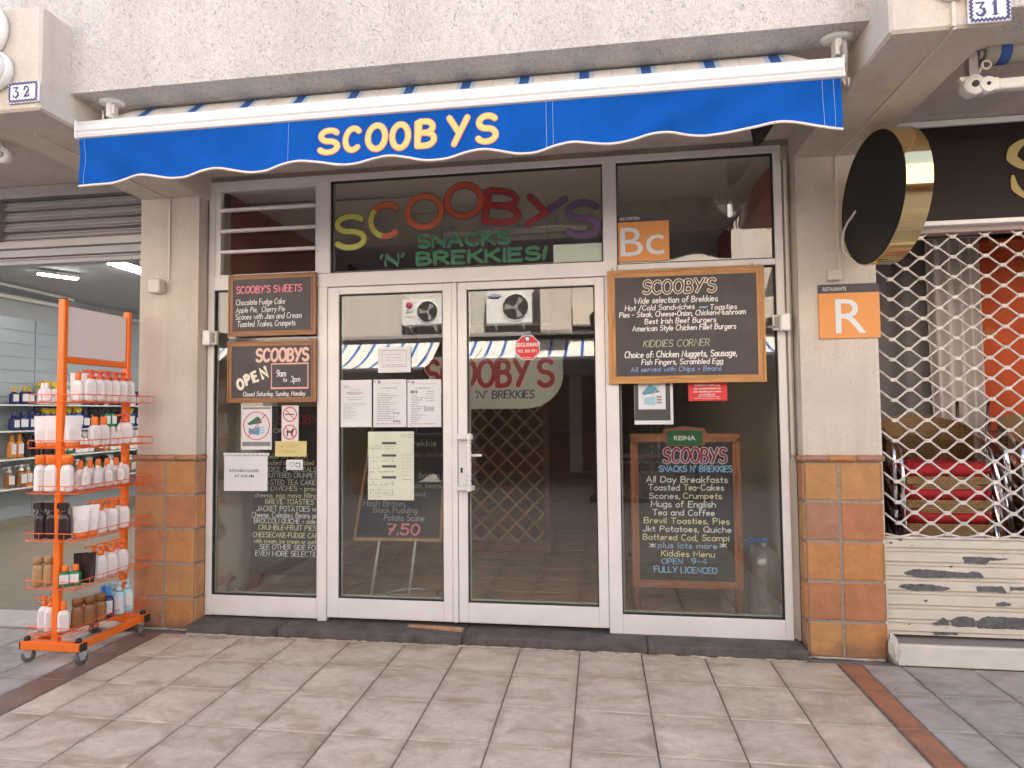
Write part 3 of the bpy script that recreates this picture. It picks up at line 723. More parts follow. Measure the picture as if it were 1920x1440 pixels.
# doors
def door(x0, x1, gx0, gx1, nm_label):
    d = bpy.data.objects.new('door', None); COL.objects.link(d); d.parent = sf; d.location = ((x0+x1)/2-SX, .575-SY, .085); d['label'] = nm_label
    X, Z = (x0+x1)/2, .085
    def bx(a, b, e, f, y=YF+.004, dd=.05, n='door_frame'): return MB().box(a-X, b-X, y-.575, y+dd-.575, e-Z, f-Z, 0, .0035).build(n, M['white'], d)
    bx(x0, gx0, .087, 2.352); bx(gx1, x1, .087, 2.352); bx(gx0, gx1, .087, .216); bx(gx0, gx1, 2.302, 2.352)
    q = MB().box(gx0-X+.002, gx1-X-.002, .572-.575, .578-.575, .218-Z, 2.30-Z).build('glass_pane', M['glass'], d)
    b = MB(); t = .008
    for (a, c, e, f) in ((gx0, gx0+t, .216, 2.302), (gx1-t, gx1, .216, 2.302), (gx0+t, gx1-t, .216, .224), (gx0+t, gx1-t, 2.294, 2.302)): b.box(a-X, c-X, .562-.575, .583-.575, e-Z, f-Z, 0)
    for (a, c, e, f) in ((gx0+t, gx0+.018, .224, 2.294), (gx0+.018, gx1-t, .224, .236)): b.box(a-X, c-X, .579-.575, .590-.575, e-Z, f-Z, 1)
    b.build('gasket', [M['gasket'], M['bead']], d)
    return d, X, Z
d1, X1, Z1 = door(.868, 1.752, .948, 1.688, 'left glass door with paper notices')
MB().box(1.7535-X1, 1.788-X1, YF-.002-.575, YF+.05-.575, .087-Z1, 2.352-Z1, 0, .003).build('cover_strip', M['white'], d1)
d2, X2, Z2 = door(1.7915, 2.773, 1.854, 2.711, 'right glass door with twisted white pull handle')
h = MB()
h.box(1.795-X2, 1.895-X2, .497-.575, .549-.575, 1.295-Z2, 1.328-Z2, 0, .004).box(1.795-X2, 1.905-X2, .497-.575, .549-.575, .960-Z2, .990-Z2, 0, .004)
h.box(1.862-X2, 1.893-X2, .468-.575, .5-.575, 1.29-Z2, 1.335-Z2, 0, .006).box(1.862-X2, 1.893-X2, .468-.575, .5-.575, .955-Z2, 1.0-Z2, 0, .006)
prof = []
V = []; n = 12; zz = [1.0+.29*i/36 for i in range(37)]
def tw(u, v):
    z = 1.0+.29*v; a = 2*pi*u; k = 2.2*2*pi*v if .2 < v < .8 else 0
    r = .0145 + (.003*cos(4*a+k*4*.5) if .2 < v < .8 else 0) + (.003*sin(v*60) if v <= .2 or v >= .8 else 0)
    return (1.878-X2+r*cos(a), .484-.575+r*sin(a), z-Z2)
h.grid(tw, 16, 44)
hd = h.build('pull_handle', M['white'], d2)
MB().box(1.875-X2, 1.958-X2, .512-.575, .524-.575, 1.182-Z2, 1.198-Z2, 0, .003).box(1.87-X2, 1.886-X2, .512-.575, .552-.575, 1.18-Z2, 1.20-Z2, 0, .003).build('lever_handle', M['white'], d2)
MB().lathe([(.009, 0), (.009, -.003)], c=(1.815-X2, .549-.575, 1.098-Z2), ax='y', n=12).box(1.808-X2, 1.822-X2, .546-.575, .5495-.575, 1.072-Z2, 1.092-Z2).build('lock', M['gasket'], d2)
# roller-shutter motors' switches on the reveals
def reveal_box(x0, x1, z0, z1, lab, side):
    p = empty('wall_switch', lab, 'switch box', ((x0+x1)/2, .5, z0))
    w_ = (x1-x0)/2
    MB().box(-w_, w_, -.02, .03, 0, z1-z0, 0, .008).build('cover', M['opal'], p, bevel=.003)
    s = side
    MB().box(s*w_, s*(w_+.042), .0, .026, .006, z1-z0-.006, 0, .003).build('mount', M['plastic'], p)
    MB().box(s*(w_+.006), s*(w_+.032), -.003, .001, .018, z1-z0-.018).build('slot', M['grey'], p)
reveal_box(-.040, .018, 1.965, 2.072, 'small white switch box at the left edge of the shopfront', 1)
reveal_box(3.848, 3.908, 1.960, 2.068, 'small white switch box at the right edge of the shopfront', -1)
MB().tube([at(1438,613,1,.5), at(1452,613,1,.5)], .009, 8).build('t', M['grey']).name = 'door_stay'
tag(bpy.data.objects['door_stay'], 'short dark bar beside the oak framed menu board', 'bar')
# wooden wedge
o = MB().prism([(0, 0), (.38, 0), (.385, .012), (.36, .018), (0, .008)], 0, .035).build('door_wedge', M['woodC'])
q = at(765, 1171, 2, .062); o.location = (q.x+.01, .50, .0615); o.rotation_euler = (0, 0, R(-8)); tag(o, 'thin strip of wood lying on the step under the doors', 'wood strip')
# ------------------------------------------------------------------ awning
YA = -.60
aw = empty('awning', 'blue retracted awning with scalloped valance and yellow lettering', 'awning', (1.91, -.4, 3.19))
AX, AY, AZ = 1.91, -.4, 3.19
def bar_sec(x):
    pr = [(0.0, 0), (-.016, .004), (-.022, .02), (-.017, .03), (-.024, .038), (-.024, .06), (-.018, .068), (-.020, .085), (-.008, .095), (.03, .097), (.05, .08), (.05, .01)]
    return [(x, YA-AY+a, 2.963-AZ+b) for a, b in pr]
b = MB(); V = bar_sec(-.022-AX)+bar_sec(3.838-AX); n = 12
b.add(V, [[i, (i+1) % n, (i+1) % n+n, i+n] for i in range(n)]+[list(range(n))[::-1], list(range(n, 2*n))])
b.build('front_bar', M['bar'], aw)
for x in (-.024, 3.840): MB().box(x-.004-AX, x+.004-AX, YA-.026-AY, YA+.052-AY, 2.960-AZ, 3.062-AZ, 0, .003).build('end_cap', M['opal'], aw)
# valance
vp = [(147,348),(175,346.5),(205,342),(235,331),(260,325),(290,329),(318,333),(350,331),(380,319),(407,313.5),(437,318),(467,323),(500,321),(530,309),(560,302.5),(600,306),(640,312),(668,309),(700,297),(730,289.5),(765,294),(797,300.5),(840,297),(875,285),(907,278.5),(940,282),(967,286),(1005,283),(1040,270),(1073,262),(1110,266),(1147,270.5),(1185,267),(1225,253),(1260,246),(1290,251),(1323,255),(1365,252),(1420,237),(1450,229),(1470,228),(1500,234),(1530,240),(1577,243)]
ed = [(at(a, c, 1, YA).x, at(a, c, 1, YA).z) for a, c in vp]
ed[0] = (-.014, ed[0][1])
def zb(x):
    if x <= ed[0][0]: return ed[0][1]
    for (a, c), (e, f) in zip(ed, ed[1:]):
        if x <= e:
            t = (x-a)/(e-a); t = t; return c+(f-c)*t
    return ed[-1][1]
zs_ = [zb(-.014+3.845*i/240) for i in range(241)]
zs2 = [(zs_[max(0, i-2)]+zs_[max(0, i-1)]+zs_[i]+zs_[min(240, i+1)]+zs_[min(240, i+2)])/5 for i in range(241)]
def vy(x, t):
    w0 = sin(x*3.1+.5)*.010+sin(x*7.7+1)*.006+.004*sin(x*9+t*4)+sin(x*17+t*5)*.0015+ .012*sin(t*5+x*15)*math.exp(-((x-3.35)/.40)**2)+.010*sin(t*6-x*18)*math.exp(-((x-.15)/.3)**2)+.008*sin(t*4+x*13)*math.exp(-((x-2.95)/.3)**2)
    dd = .010*math.exp(-((x-2.53)/.05)**2)
    return YA-.004+w0*t*1.1-dd*t*.3
def vf(u, v):
    i = int(round(u*240)); x = -.014+3.845*u; zt = 2.963; z = zt+(zs2[i]-zt)*v
    return (x-AX, vy(x, v)-AY, z-AZ)
MB().grid(vf, 240, 14).build('valance', M['blue'], aw)
pts = [Vector(vf(i/240, 1.0)) for i in range(241)]
MB().tube([p+Vector((0, 0, -.003)) for p in pts], .0068, 6, axis=(0, 1, 0)).build('piping', M['cream'], aw)

mat_thread = mat('thread', (.25, .42, .68), .8)
for xs in (.545+.55, 1.183, 2.505, 2.528, 3.745, 3.795, .02):
    if xs == .545+.55: continue
    P = []
    for j in range(0, 15):
        v = j/14; i = min(240, max(0, int(round((xs+.014)/3.845*240)))); p = Vector(vf(i/240, v)); P.append(p+Vector((0, -.0015, 0)))
    MB().tube(P, .0011, 4).build('seam_stitching', mat_thread, aw)
# letters painted on the valance
AL = [('S',594,640,237,295),('C',642,680,233,290),('O',684,728,227,287),('O',729,771,225,284),('B',777,822,219,280),('Y',836,882,212,277),('S',889,936,208,273)]
for lay_, (wdt, col, dy) in enumerate(((.034, 'tout', .0030), (.026, 'tgold', .0048))):
    b = MB()
    for c, a, e, t, bt in AL:
        p0 = at(a, bt, 1, YA-.01); p1 = at(e, t, 1, YA-.01)
        wi = abs(p1.x-p0.x)-.034; he = abs(p1.z-p0.z)-.034; cx = (p0.x+p1.x)/2; cz = (p0.z+p1.z)/2
        m0 = len(b.v)
        letter(b, c, cx, cz, wi, he, R(-1), 0, wdt, slant=.05 if c != 'Y' else 0)
        for i in range(m0, len(b.v)):
            x, y, z = b.v[i]; tt = (2.963-z)/(2.963-zb(x)); b.v[i] = (x-AX, vy(x, tt)-dy+y-AY, z-AZ)
    b.build('lettering', M[col], aw)
# fabric from the bar up to the roller, roller, brackets
def fab(u, v):
    x = (-.01+.19*v)+(3.80-.33*v)*u; y = YA+.035+.115*v; z = 3.058+.122*v+.004*sin(x*3)*(1-v)
    return (x-AX, y-AY, z-AZ)
MB().grid(fab, 60, 4).build('canvas', M['stripe'], aw)
MB().tube([(.18-AX, -.430-AY, 3.134-AZ), (3.65-AX, -.430-AY, 3.134-AZ)], .048, 18).build('roller', M['stripe'], aw)
for x in (.115, 3.845):
    p = MB(); p.lathe([(.0, 0), (.072, 0), (.072, -.006), (.055, -.014), (.0, -.016)], c=(x-AX, -.53-AY, 0), n=24, sx=1.0, sy=.8, caps=False)
    p.box(x-.014-AX, x+.014-AX, -.56-AY, -.50-AY, -.09, -.008, 0, .003)
    p.box(x-.002-AX, x+.03-AX, -.55-AY, -.545-AY, -.07, -.02)
    p.build('bracket', M['opal'], aw)
ck = MB(); ck.tube([(3.872-AX, -.55-AY, -.02), (3.870-AX, -.55-AY, -.08), (3.86-AX, -.55-AY, -.20), (3.868-AX, -.55-AY, -.235), (3.885-AX, -.55-AY, -.235), (3.885-AX, -.55-AY, -.20)], .006, 8)
ck.tube([(3.90-AX, -.5-AY, -.01), (3.895-AX, -.52-AY, -.08), (3.875-AX, -.54-AY, -.22)], .004, 6)
ck.build('crank_hook', M['plastic'], aw)
MB().box(3.847-AX, 3.868-AX, -.60-AY, -.45-AY, -.16, -.05, 0, .006).build('arm_hinge', M['roller'], aw)
MB().tube([(.035-AX, -.5-AY, -.01), (.06-AX, -.53-AY, -.09)], .006, 6).build('arm_end', M['opal'], aw)
for xa, xb in ((.1, 1.85), (3.75, 1.95)):
    MB().tube([(xa-AX, -.42-AY, 3.03-AZ), (xb-AX, -.5-AY, 3.01-AZ)], .018, 8).tube([(xb-AX, -.54-AY, 3.03-AZ), (xa-AX, -.56-AY, 3.01-AZ)], .016, 8).build('folding_arm', M['bar'], aw)
# black lamp under the soffit
p = empty('spotlight', 'black spotlight hanging under the soffit behind the awning', 'spotlight', (3.70, .22, 3.19))
MB().prism([(-.06, 0), (.10, 0), (.035, -.10), (.012, -.135), (-.022, -.15), (-.035, -.15)], -.06, .05).build('housing', M['gasket'], p)
MB().box(-.02, .02, -.02, .02, -.012, 0).build('mount', M['gasket'], p)
# ------------------------------------------------------------------ painted window letters and stickers
wl = empty('window_lettering', 'rainbow letters with green words painted on the transom window', 'painted sign', (1.83, .5665, 2.78))
def wpx(x, y): return at(600+x/3.4286, 300+y/3.4286, 1, .566)
WL = [('S',80,305,335,590,0,'tyel'),('C',305,525,260,518,0,'tyel'),('O',540,802,203,460,0,'tor'),('O',793,1057,130,392,0,'tor2'),('B',1038,1322,165,438,-8,'tred'),('Y',1297,1597,198,447,0,'tred'),('S',1562,1812,245,515,-3,'tpur')]
YP = [[(.12,1.0),(.45,.52)],[(1,.85),(.06,.04)]]
for c, x0, x1, y0, y1, rot, col in WL:
    p0 = wpx(x0, y1); p1 = wpx(x1, y0); cx = (p0.x+p1.x)/2; cz = (p0.z+p1.z)/2; wd = .049
    wi = abs(p1.x-p0.x)-wd; he = abs(p1.z-p0.z)-wd; 
    if rot == -8: wi *= .93; he *= .95
    for dy, ww, mt in ((0, wd, 'charcoal'), (-.0009, wd-.012, col)):
        b = MB()
        letter(b, c, cx-1.83, cz-2.78, wi, he, R(rot), dy, ww, pts=YP if c == 'Y' else None)
        b.build('letter', M[mt], wl)
    if c == 'C' or c == 'Y':   # second colour at the stroke ends
        b = MB(); st = G['C'][1][0] if c == 'C' else YP[1]
        parts = [smooth(st, 3)[:14], smooth(st, 3)[-9:]] if c == 'C' else [[(1, .85), (.62, .52)]]
        for pp in parts:
            gw = G['C'][0] if c == 'C' else 1
            ribbon(b, [(cx-1.83+(a/gw-.5)*wi, cz-2.78+(q-.5)*he) for a, q in pp], wd-.012, -.0016, .0008)
        b.build('letter', M['tor' if c == 'C' else 'tpur'], wl)
for words, x0, x1, yb, yt in (('SNACKS', 632, 1218, 562, 488), ("'N'", 390, 535, 678, 614), ('BREKKIES!', 628, 1455, 672, 598)):
    a = wpx(x0, yb); e = wpx(x1, yb); t = wpx(x0, yt)
    for dy, ww, mt in ((0, .34, 'charcoal'), (-.0009, .22, 'tg')):
        b = MB(); write(b, words, a.x-1.83, e.x-1.83, a.z-2.78, t.z-a.z, dy, ww, 0, jit=.01, k=3); b.build('lettering', M[mt], wl)
def card(name, label, cat, pxs, mt, Y=.5665, th=.0012, rot=0, group=None):
    """flat sheet from photo corners x0,y0,x1,y1; returns the thing and its local half sizes"""
    a = at(pxs[0], pxs[3], 1, Y); c = at(pxs[2], pxs[1], 1, Y)
    cx, cz, wv, hv = (a.x+c.x)/2, (a.z+c.z)/2, (c.x-a.x)/2, (c.z-a.z)/2
    e = empty(name, label, cat, (cx, Y, cz), group)
    e.rotation_euler.y = R(rot)
    rr = random.Random(label)
    def f(u, v): return (-wv+2*wv*u, -th-.0012*sin(u*3+rr.random()*0)*sin(v*2.5), -hv+2*hv*v)
    s = MB().grid(lambda u, v: f(u, v), 4, 4); s.grid(lambda u, v: (wv-2*wv*u, -.0002, -hv+2*hv*v), 1, 1)
    s.build('sheet', mt, e)
    return e, wv, hv
card('sticker', 'plain pale green sticker at the right end of the transom window', 'sticker', (1038, 455, 1130, 496), M['palegreen'])
def lines(e, wv, hv, rows_, mt='inkg', dy=-.0032):
    b = MB(); rr = random.Random(len(rows_)+wv)
    for (u0, u1, v, t) in rows_:
        x = -wv+2*wv*u0; xe = -wv+2*wv*u1; z = hv-2*hv*v
        while x < xe:
            L = rr.uniform(.008, .03); b.box(x, min(x+L, xe), dy, dy+.0003, z-t/2, z+t/2); x += L+.005
    b.build('print', M[mt], e)
e, wv, hv = card('paper_notice', 'plain typed sheet, leftmost of the three papers on the left door', 'notice', (637, 712, 697, 801), M['paper'])
lines(e, wv, hv, [(.14, .3, .12, .003), (.14, .3, .145, .003), (.14, .4, .17, .002), (.32, .64, .21, .003), (.22, .74, .26, .004), (.22, .74, .285, .004), (.3, .62, .31, .003), (.2, .78, .37, .003), (.25, .7, .42, .004)]+[(.13, .82 if i < 2 else .35+.3*((i*7) % 5)/5, .5+i*.028, .002) for i in range(12)])
e, wv, hv = card('paper_notice', 'bordered menu sheet, middle of the three papers on the left door', 'notice', (700, 711, 762, 801), M['paper'])
lines(e, wv, hv, [(.1, .85, .09, .002), (.08, .85, .93, .004), (.24, .70, .18, .005), (.4, .54, .24, .002)]+[(.12, .5+.3*((i*3) % 4)/4, .3+i*.037, .0035) for i in range(16)]+[(.6, .8, .7, .004), (.6, .8, .72, .004), (.6, .82, .88, .014)])
lines(e, wv, hv, [(.02, .10, .05, .008), (.14, .22, .05, .018)], 'grey', -.0034)
e, wv, hv = card('paper_notice', 'hand written menu sheet, rightmost of the three papers on the left door', 'notice', (764, 711, 827, 801), M['paper'])
lines(e, wv, hv, [(.1, .85, .09, .002), (.08, .85, .93, .004), (.24, .70, .18, .005)]+[(.12, .3+.3*((i*3) % 4)/4, .34+i*.045, .0045) for i in range(13)]+[(.55, .8, .25+i*.05, .004) for i in range(5)]+[(.5, .8, .58+i*.02, .004) for i in range(5)])
lines(e, wv, hv, [(.02, .10, .05, .008), (.14, .22, .05, .018), (.1, .3, .26, .02)], 'grey', -.0034)
e, wv, hv = card('paper_notice', 'small white framed notice above the three papers on the left door', 'notice', (709, 650, 770, 699), M['paper'])
b = MB()
for p in ([(-.8, -.6), (.8, -.6), (.8, .8), (-.8, .8), (-.8, -.6)],): ribbon(b, [(a*wv*.92, c*hv*.92) for a, c in p], .0022, -.0032)
b.build('printed_border', M['ink'], e); lines(e, wv, hv, [(.22, .75, .3, .003), (.25, .72, .42, .003), (.2, .76, .52, .002), (.25, .78, .70, .004)])
# large poster
e, wv, hv = card('poster', 'tall pale yellow leaflet with icons taped over the door chalkboard', 'poster', (690, 809, 776, 937), varied('leaflet', (.60, .62, .50), .6, .06, 8))
b = MB()
for k, v in enumerate((.17, .35, .51, .67)):
    z = hv-2*hv*v; b.box(-wv+2*wv*.31, -wv+2*wv*.62, -.0036, -.0032, z-.008, z+.008); 
b.build('heading_bar', M['charcoal'], e)
b = MB(); rr = random.Random(3)
for v in (.25, .43, .59, .74, .78, .86, .90):
    for i in range(9):
        if rr.random() < .75: x = -wv+2*wv*(.06+.06*i); z = hv-2*hv*v; s = rr.uniform(.002, .0045); b.box(x-s, x+s, -.0036, -.0032, z-s, z+s)
for i in range(4):
    for j in range(7): x = -wv+2*wv*(.76+.055*i); z = hv-2*hv*(.34+.05*j); s = .0028; b.box(x-s, x+s, -.0036, -.0032, z-s, z+s)
b.build('icons', M['grey'], e)
lines(e, wv, hv, [(.05, .3, .2+.02*i, .0015) for i in range(3)]+[(.05, .3, .38+.16*i, .002) for i in range(3)]+[(.35, .6, .22+.18*i, .002) for i in range(4)]+[(.75, .95, .7, .004), (.05, .3, .95, .002), (.36, .62, .93, .002)])
MB().box(-wv, -wv+.004, -.0036, -.0031, .3*hv, .7*hv, 0).box(-wv, -wv+.004, -.0036, -.0031, -.3*hv, .3*hv, 1).build('colour_strip', [mat('yellow_print', (.6, .55, .05), .6), mat('blue_print', (.08, .16, .35), .6)], e)
hb = MB(); ribbon(hb, smooth([(wv*.48, hv*.83), (wv*.42, hv*.90), (wv*.52, hv*.92), (wv*.55, hv*.88), (wv*.62, hv*.92), (wv*.68, hv*.89), (wv*.55, hv*.80)], 3), .002, -.0034); ribbon(hb, [(wv*.75, hv*.82), (wv*.75, hv*.91), (wv*.92, hv*.91), (wv*.92, hv*.82), (wv*.75, hv*.82)], .003, -.0034); hb.build('heart_icon', M['grey'], e)
# kitchen notice
e, wv, hv = card('paper_notice', 'white sheet reading kitchen closes at 2:30 pm on the left window', 'notice', (420, 855, 502, 920), M['paper'])
typeset('KITCHEN CLOSES', -wv*.74, wv*.62, hv*.08, .019, -.0036, M['ink'], e, 'lettering', .012); typeset('AT 2:30 PM', -wv*.52, wv*.38, -hv*.22, .019, -.0036, M['ink'], e, 'lettering', .012)
b = MB().box(-wv-.002, wv+.014, -.006, -.004, hv+.004, hv+.022, 0)
for i in range(11): b.box(-wv+.02+i*.033, -wv+.026+i*.033, -.0068, -.006, hv+.010, hv+.015, 1)
b.build('binder_strip', [M['paper'], M['ink']], e)
e, wv, hv = card('paper_notice', 'yellow paper note reading we accept sterling on the left window', 'notice', (516, 827, 575, 856), M['note'])
b = MB(); write(b, 'WE ACCEPT', -wv*.72, wv*.42, hv*.18, .017, -.0034, .10); write(b, 'STERLING', -wv*.58, wv*.36, -hv*.5, .017, -.0034, .10); b.build('lettering', mat('faded_pencil', (.38, .30, .12), .8), e)
e, wv, hv = card('sticker', 'small white rounded sticker with heart below the yellow note', 'sticker', (537, 862, 568, 881), M['paper'])
hb = MB(); ribbon(hb, smooth([(-wv*.3, -hv*.45), (-wv*.65, hv*.2), (-wv*.5, hv*.5), (-wv*.3, hv*.3), (-wv*.1, hv*.5), (0, hv*.1), (-wv*.3, -hv*.45)], 3), .003, -.0034); ribbon(hb, [(wv*.2, -hv*.4), (wv*.2, hv*.35), (wv*.65, hv*.35), (wv*.65, -hv*.4), (wv*.2, -hv*.4)], .006, -.0034); hb.build('heart_icon', M['dgreen'], e)
def ring(b, cx, cz, r, wd, y, n=28): ribbon(b, [(cx+r*cos(2*pi*i/n), cz+r*sin(2*pi*i/n)) for i in range(n+1)], wd, y)
def banner(px, lab, bands):
    e, wv, hv = card('poster', lab, 'poster', px, M['paper'])
    for v0, v1 in bands: MB().box(-wv*.94, wv*.94, -.0036, -.0032, hv-2*hv*v1, hv-2*hv*v0).build('grey_band', M['grey'], e)
    return e, wv, hv
def tray_icon(e, cx, cz, s):
    b = MB()
    b.prism([(cx-.85*s, cz+.25*s), (cx+.05*s, cz+.85*s), (cx+.3*s, cz+.75*s), (cx+.5*s, cz+.3*s), (cx-.7*s, cz+.12*s)], -.0037, -.0032, 0)
    b.build('tray_icon', M['dgreen'], e)
    MB().prism([(cx-.75*s, cz-.5*s), (cx-.7*s, cz-.15*s), (cx-.3*s, cz-.2*s), (cx+.3*s, cz+.0*s), (cx+.28*s, cz-.75*s), (cx-.6*s, cz-.62*s)], -.0037, -.0032, 0).build('printer_icon', M['teal'], e)
    b = MB()
    for k in range(3): b.box(cx+.33*s, cx+.72*s, -.0038, -.0032, cz-.15*s-k*.22*s, cz-.02*s-k*.22*s)
    b.build('paper_icon', M['cyan'], e)
e, wv, hv = banner((453, 761, 510, 843), 'white poster with a crossed out blue printer picture in a circle', [(.03, .07), (.82, .92)])
tray_icon(e, 0, .06*hv, wv*.72)
b = MB(); ring(b, 0, .09*hv, wv*.86, .006, -.0042); ribbon(b, [(-wv*.55, -.42*hv), (wv*.6, .62*hv)], .006, -.0042); b.build('prohibition_ring', M['sred'], e)
e, wv, hv = card('sticker', 'white no smoking and no dogs sticker on the left window', 'sticker', (528, 760, 560, 827), M['paper'])
b = MB()
for z in (hv*.5, -hv*.5): ring(b, 0, z, wv*.78, .0075, -.0042); ribbon(b, [(-wv*.52, z+wv*.55), (wv*.52, z-wv*.55)], .006, -.0045)
b.build('prohibition_ring', M['sred'], e)
MB().box(-wv*.6, wv*.3, -.0038, -.0033, hv*.5-.004, hv*.5+.004).box(wv*.34, wv*.5, -.0038, -.0033, hv*.5-.004, hv*.5+.004).build('cigarette_icon', M['ink'], e)
z = -hv*.5; s = wv*.6
MB().prism([(-.7*s, z+.2*s), (-.5*s, z+.3*s), (.3*s, z+.25*s), (.5*s, z+.65*s), (.7*s, z+.72*s), (1.0*s, z+.42*s), (.75*s, z+.3*s), (.6*s, z-.05*s), (.55*s, z-.8*s), (.3*s, z-.8*s), (.25*s, z-.15*s), (-.35*s, z-.12*s), (-.4*s, z-.8*s), (-.6*s, z-.8*s), (-.62*s, z-.05*s), (-.85*s, z+.45*s)], -.0038, -.0033).build('dog_icon', M['ink'], e)
e, wv, hv = card('poster', 'dark poster with a white printer picture sheet under the oak menu board', 'poster', (1190, 712, 1261, 796), M['paper'])
MB().box(-wv*.99, wv*.86, -.0035, -.0030, -hv*.82, hv).build('dark_field', varied('poster_dark', (.06, .06, .06), .5, .1, 5), e)
e2 = MB().box(-wv*.78, wv*.62, -.0042, -.0036, -hv*.32, hv).build('inner_sheet', M['paper'], e)
b = MB()
b.prism([(-.6*wv, hv*.42), (-.2*wv, hv*.8), (.1*wv, hv*.7), (.35*wv, hv*.45), (-.5*wv, hv*.32)], -.0050, -.0045, 0); b.prism([(-.5*wv, -.1*hv), (-.45*wv, .22*hv), (.1*wv, .25*hv), (.1*wv, -.15*hv)], -.0050, -.0045, 1)
for k in range(3): b.box(.15*wv, .42*wv, -.0050, -.0045, .2*hv-k*.13*hv, .28*hv-k*.13*hv, 2)
b.build('printer_icon', [M['teal'], M['cyan'], M['grey']], e)
b = MB(); ribbon(b, [(-.35*wv, -.1*hv), (.3*wv, .75*hv)], .004, -.0056); ring(b, -.08*wv, .34*hv, .5*wv, .0018, -.0056); b.build('prohibition_ring', mat('faded_line', (.45, .47, .48), .7), e)
e, wv, hv = card('sticker', 'red covid disinfection sticker below the oak menu board', 'sticker', (1291, 712, 1363, 752), M['sred'])
for i, t in enumerate(('GUZMAN certifica que', 'este establecimiento ha', 'sido desinfectado contra', 'el COVID-19')):
    k = (.66, .7, .72, .4)[i]; typeset(t, -wv*k-.004, wv*k-.004, hv*(.42-.30*i), .0115, -.0040, M['paper'], e, 'lettering', .03)
lines(e, wv, hv, [(.24, .8, .80, .003), (.15, .85, .88, .003)], 'paper', -.0038)
# octagonal alarm sticker
c = at(989, 652, 1, .5665); e = empty('sticker', 'red octagonal alarm company sticker on the right door', 'sticker', (c.x, .5665, c.z)); r = .0885
def octo(r): return [(r*cos(R(22.5+45*k)), r*sin(R(22.5+45*k))) for k in range(8)]
MB().prism(octo(r), -.0012, 0).build('border', M['paper'], e); MB().prism(octo(r*.94), -.0020, -.0013).build('sheet', M['sred'], e)
typeset('SEGURMAP', -.078, .078, .008, .026, -.0024, M['paper'], e, 'lettering', .03); typeset('902 300 091', -.066, .060, -.032, .021, -.0024, M['paper'], e, 'lettering', .015)
MB().box(-.018, .018, -.0025, -.0021, .042, .078, 0).box(-.011, .011, -.0029, -.0026, .048, .071, 1).build('emblem', [M['navy'], M['paper']], e)
typeset('SEGURIDAD', -.036, .026, -.070, .008, -.0024, M['paper'], e, 'lettering', .02)
# category plates
def plate(pxs, lab, big, small, Y, th, bigbox, dark=.17):
    a = at(pxs[0], pxs[3], 1, Y); c = at(pxs[2], pxs[1], 1, Y); cx, cz, wv, hv = (a.x+c.x)/2, (a.z+c.z)/2, (c.x-a.x)/2, (c.z-a.z)/2
    e = empty('category_plate', lab, 'sign plate', (cx, Y, cz))
    zt = hv-2*hv*dark
    MB().box(-wv, wv, -th, 0, -hv, zt).build('orange_panel', M['orange'], e); MB().box(-wv, wv, -th, 0, zt+.0005, hv).build('header_strip', M['charcoal'], e)
    typeset(small, -wv*.86, -wv*.08 if 'CAF' not in small else wv*-.1, zt+.28*(hv-zt), (hv-zt)*.42, -th-.0004, M['paper'], e, 'lettering', .01)
    for t, u0, u1, v0, v1 in bigbox:
        ob = typeset(t, -wv+2*wv*u0, -wv+2*wv*u1, -hv+2*hv*v0, 2*hv*(v1-v0), -th-.0004, mat('plate_letter', (.66, .70, .74), .6), e, 'lettering', .0, keep=True)
    return e
plate((1157, 399, 1253.5, 492), 'orange cafeteria category plate with letters Bc inside the transom window', 'Bc', 'BAR CAFETERIA', .566, .003, [('B', .07, .50, .12, .72), ('c', .56, .90, .14, .56)], .16)
plate((1536, 531, 1646, 635.5), 'orange restaurant category plate with letter R on the right pillar', 'R', 'RESTAURANTE', .452, .014, [('R', .27, .77, .09, .72)], .165)
# ------------------------------------------------------------------ framed chalkboards hung on the shopfront
def board(px, lab, Y, fw, matx, matz, chalk, hooks=True, name='menu_board'):
    a = at(px[0], px[3], 1, Y); c = at(px[2], px[1], 1, Y); cx, cz, wv, hv = (a.x+c.x)/2, (a.z+c.z)/2, (c.x-a.x)/2, (c.z-a.z)/2
    e = empty(name, lab, 'menu board', (cx, Y, cz))
    MB().box(-wv+fw*.5, wv-fw*.5, .006, .020, -hv+fw*.5, hv-fw*.5).build('panel', chalk, e)
    def rail(x0, z0, x1, z1, hor):
        # mitred moulding with a raised outer bead
        for (i, o, y0) in ((0, fw*.28, 0.0), (fw*.28, fw*.72, .005), (fw*.72, fw, .001)):
            if hor:
                s = 1 if z0 > 0 else -1
                P = [(-wv+i, s*(hv-i)), (wv-i, s*(hv-i)), (wv-o, s*(hv-o)), (-wv+o, s*(hv-o))]
            else:
                s = 1 if x0 > 0 else -1
                P = [(s*(wv-i), -hv+i), (s*(wv-i), hv-i), (s*(wv-o), hv-o), (s*(wv-o), -hv+o)]
            yield P, y0
    for hor, s in ((True, 1), (True, -1), (False, 1), (False, -1)):
        b = MB()
        for P, y0 in rail(s, s, s, s, hor): b.prism(P, y0, .022)
        b.build('frame_rail', matx if hor else matz, e, bevel=.0012)
    if hooks:
        b = MB()
        for x in (-wv*.93, wv*.86): b.tube([(x, .01, hv-.002), (x, .006, hv+.022)], .0025, 6).tube([(x-.007, .006, hv+.004), (x+.007, .006, hv+.004)], .003, 6)
        b.build('hook', M['grey'], e)
    return e, (cx, cz), wv, hv
e, o_, wv, hv = board((1142, 496.5, 1432, 720), 'large oak framed menu board hanging over the right window', .515, .047, M['woodA'], M['woodAz'], M['chalk'])
def bl(b, t, x0, yb, x1, yt, wd=.13, sl=.12, Y=.521, dy=.0035, **k): px_line(b, t, x0, yb, x1, yt, Y, wd, sl, org=o_, dy=dy, **k)
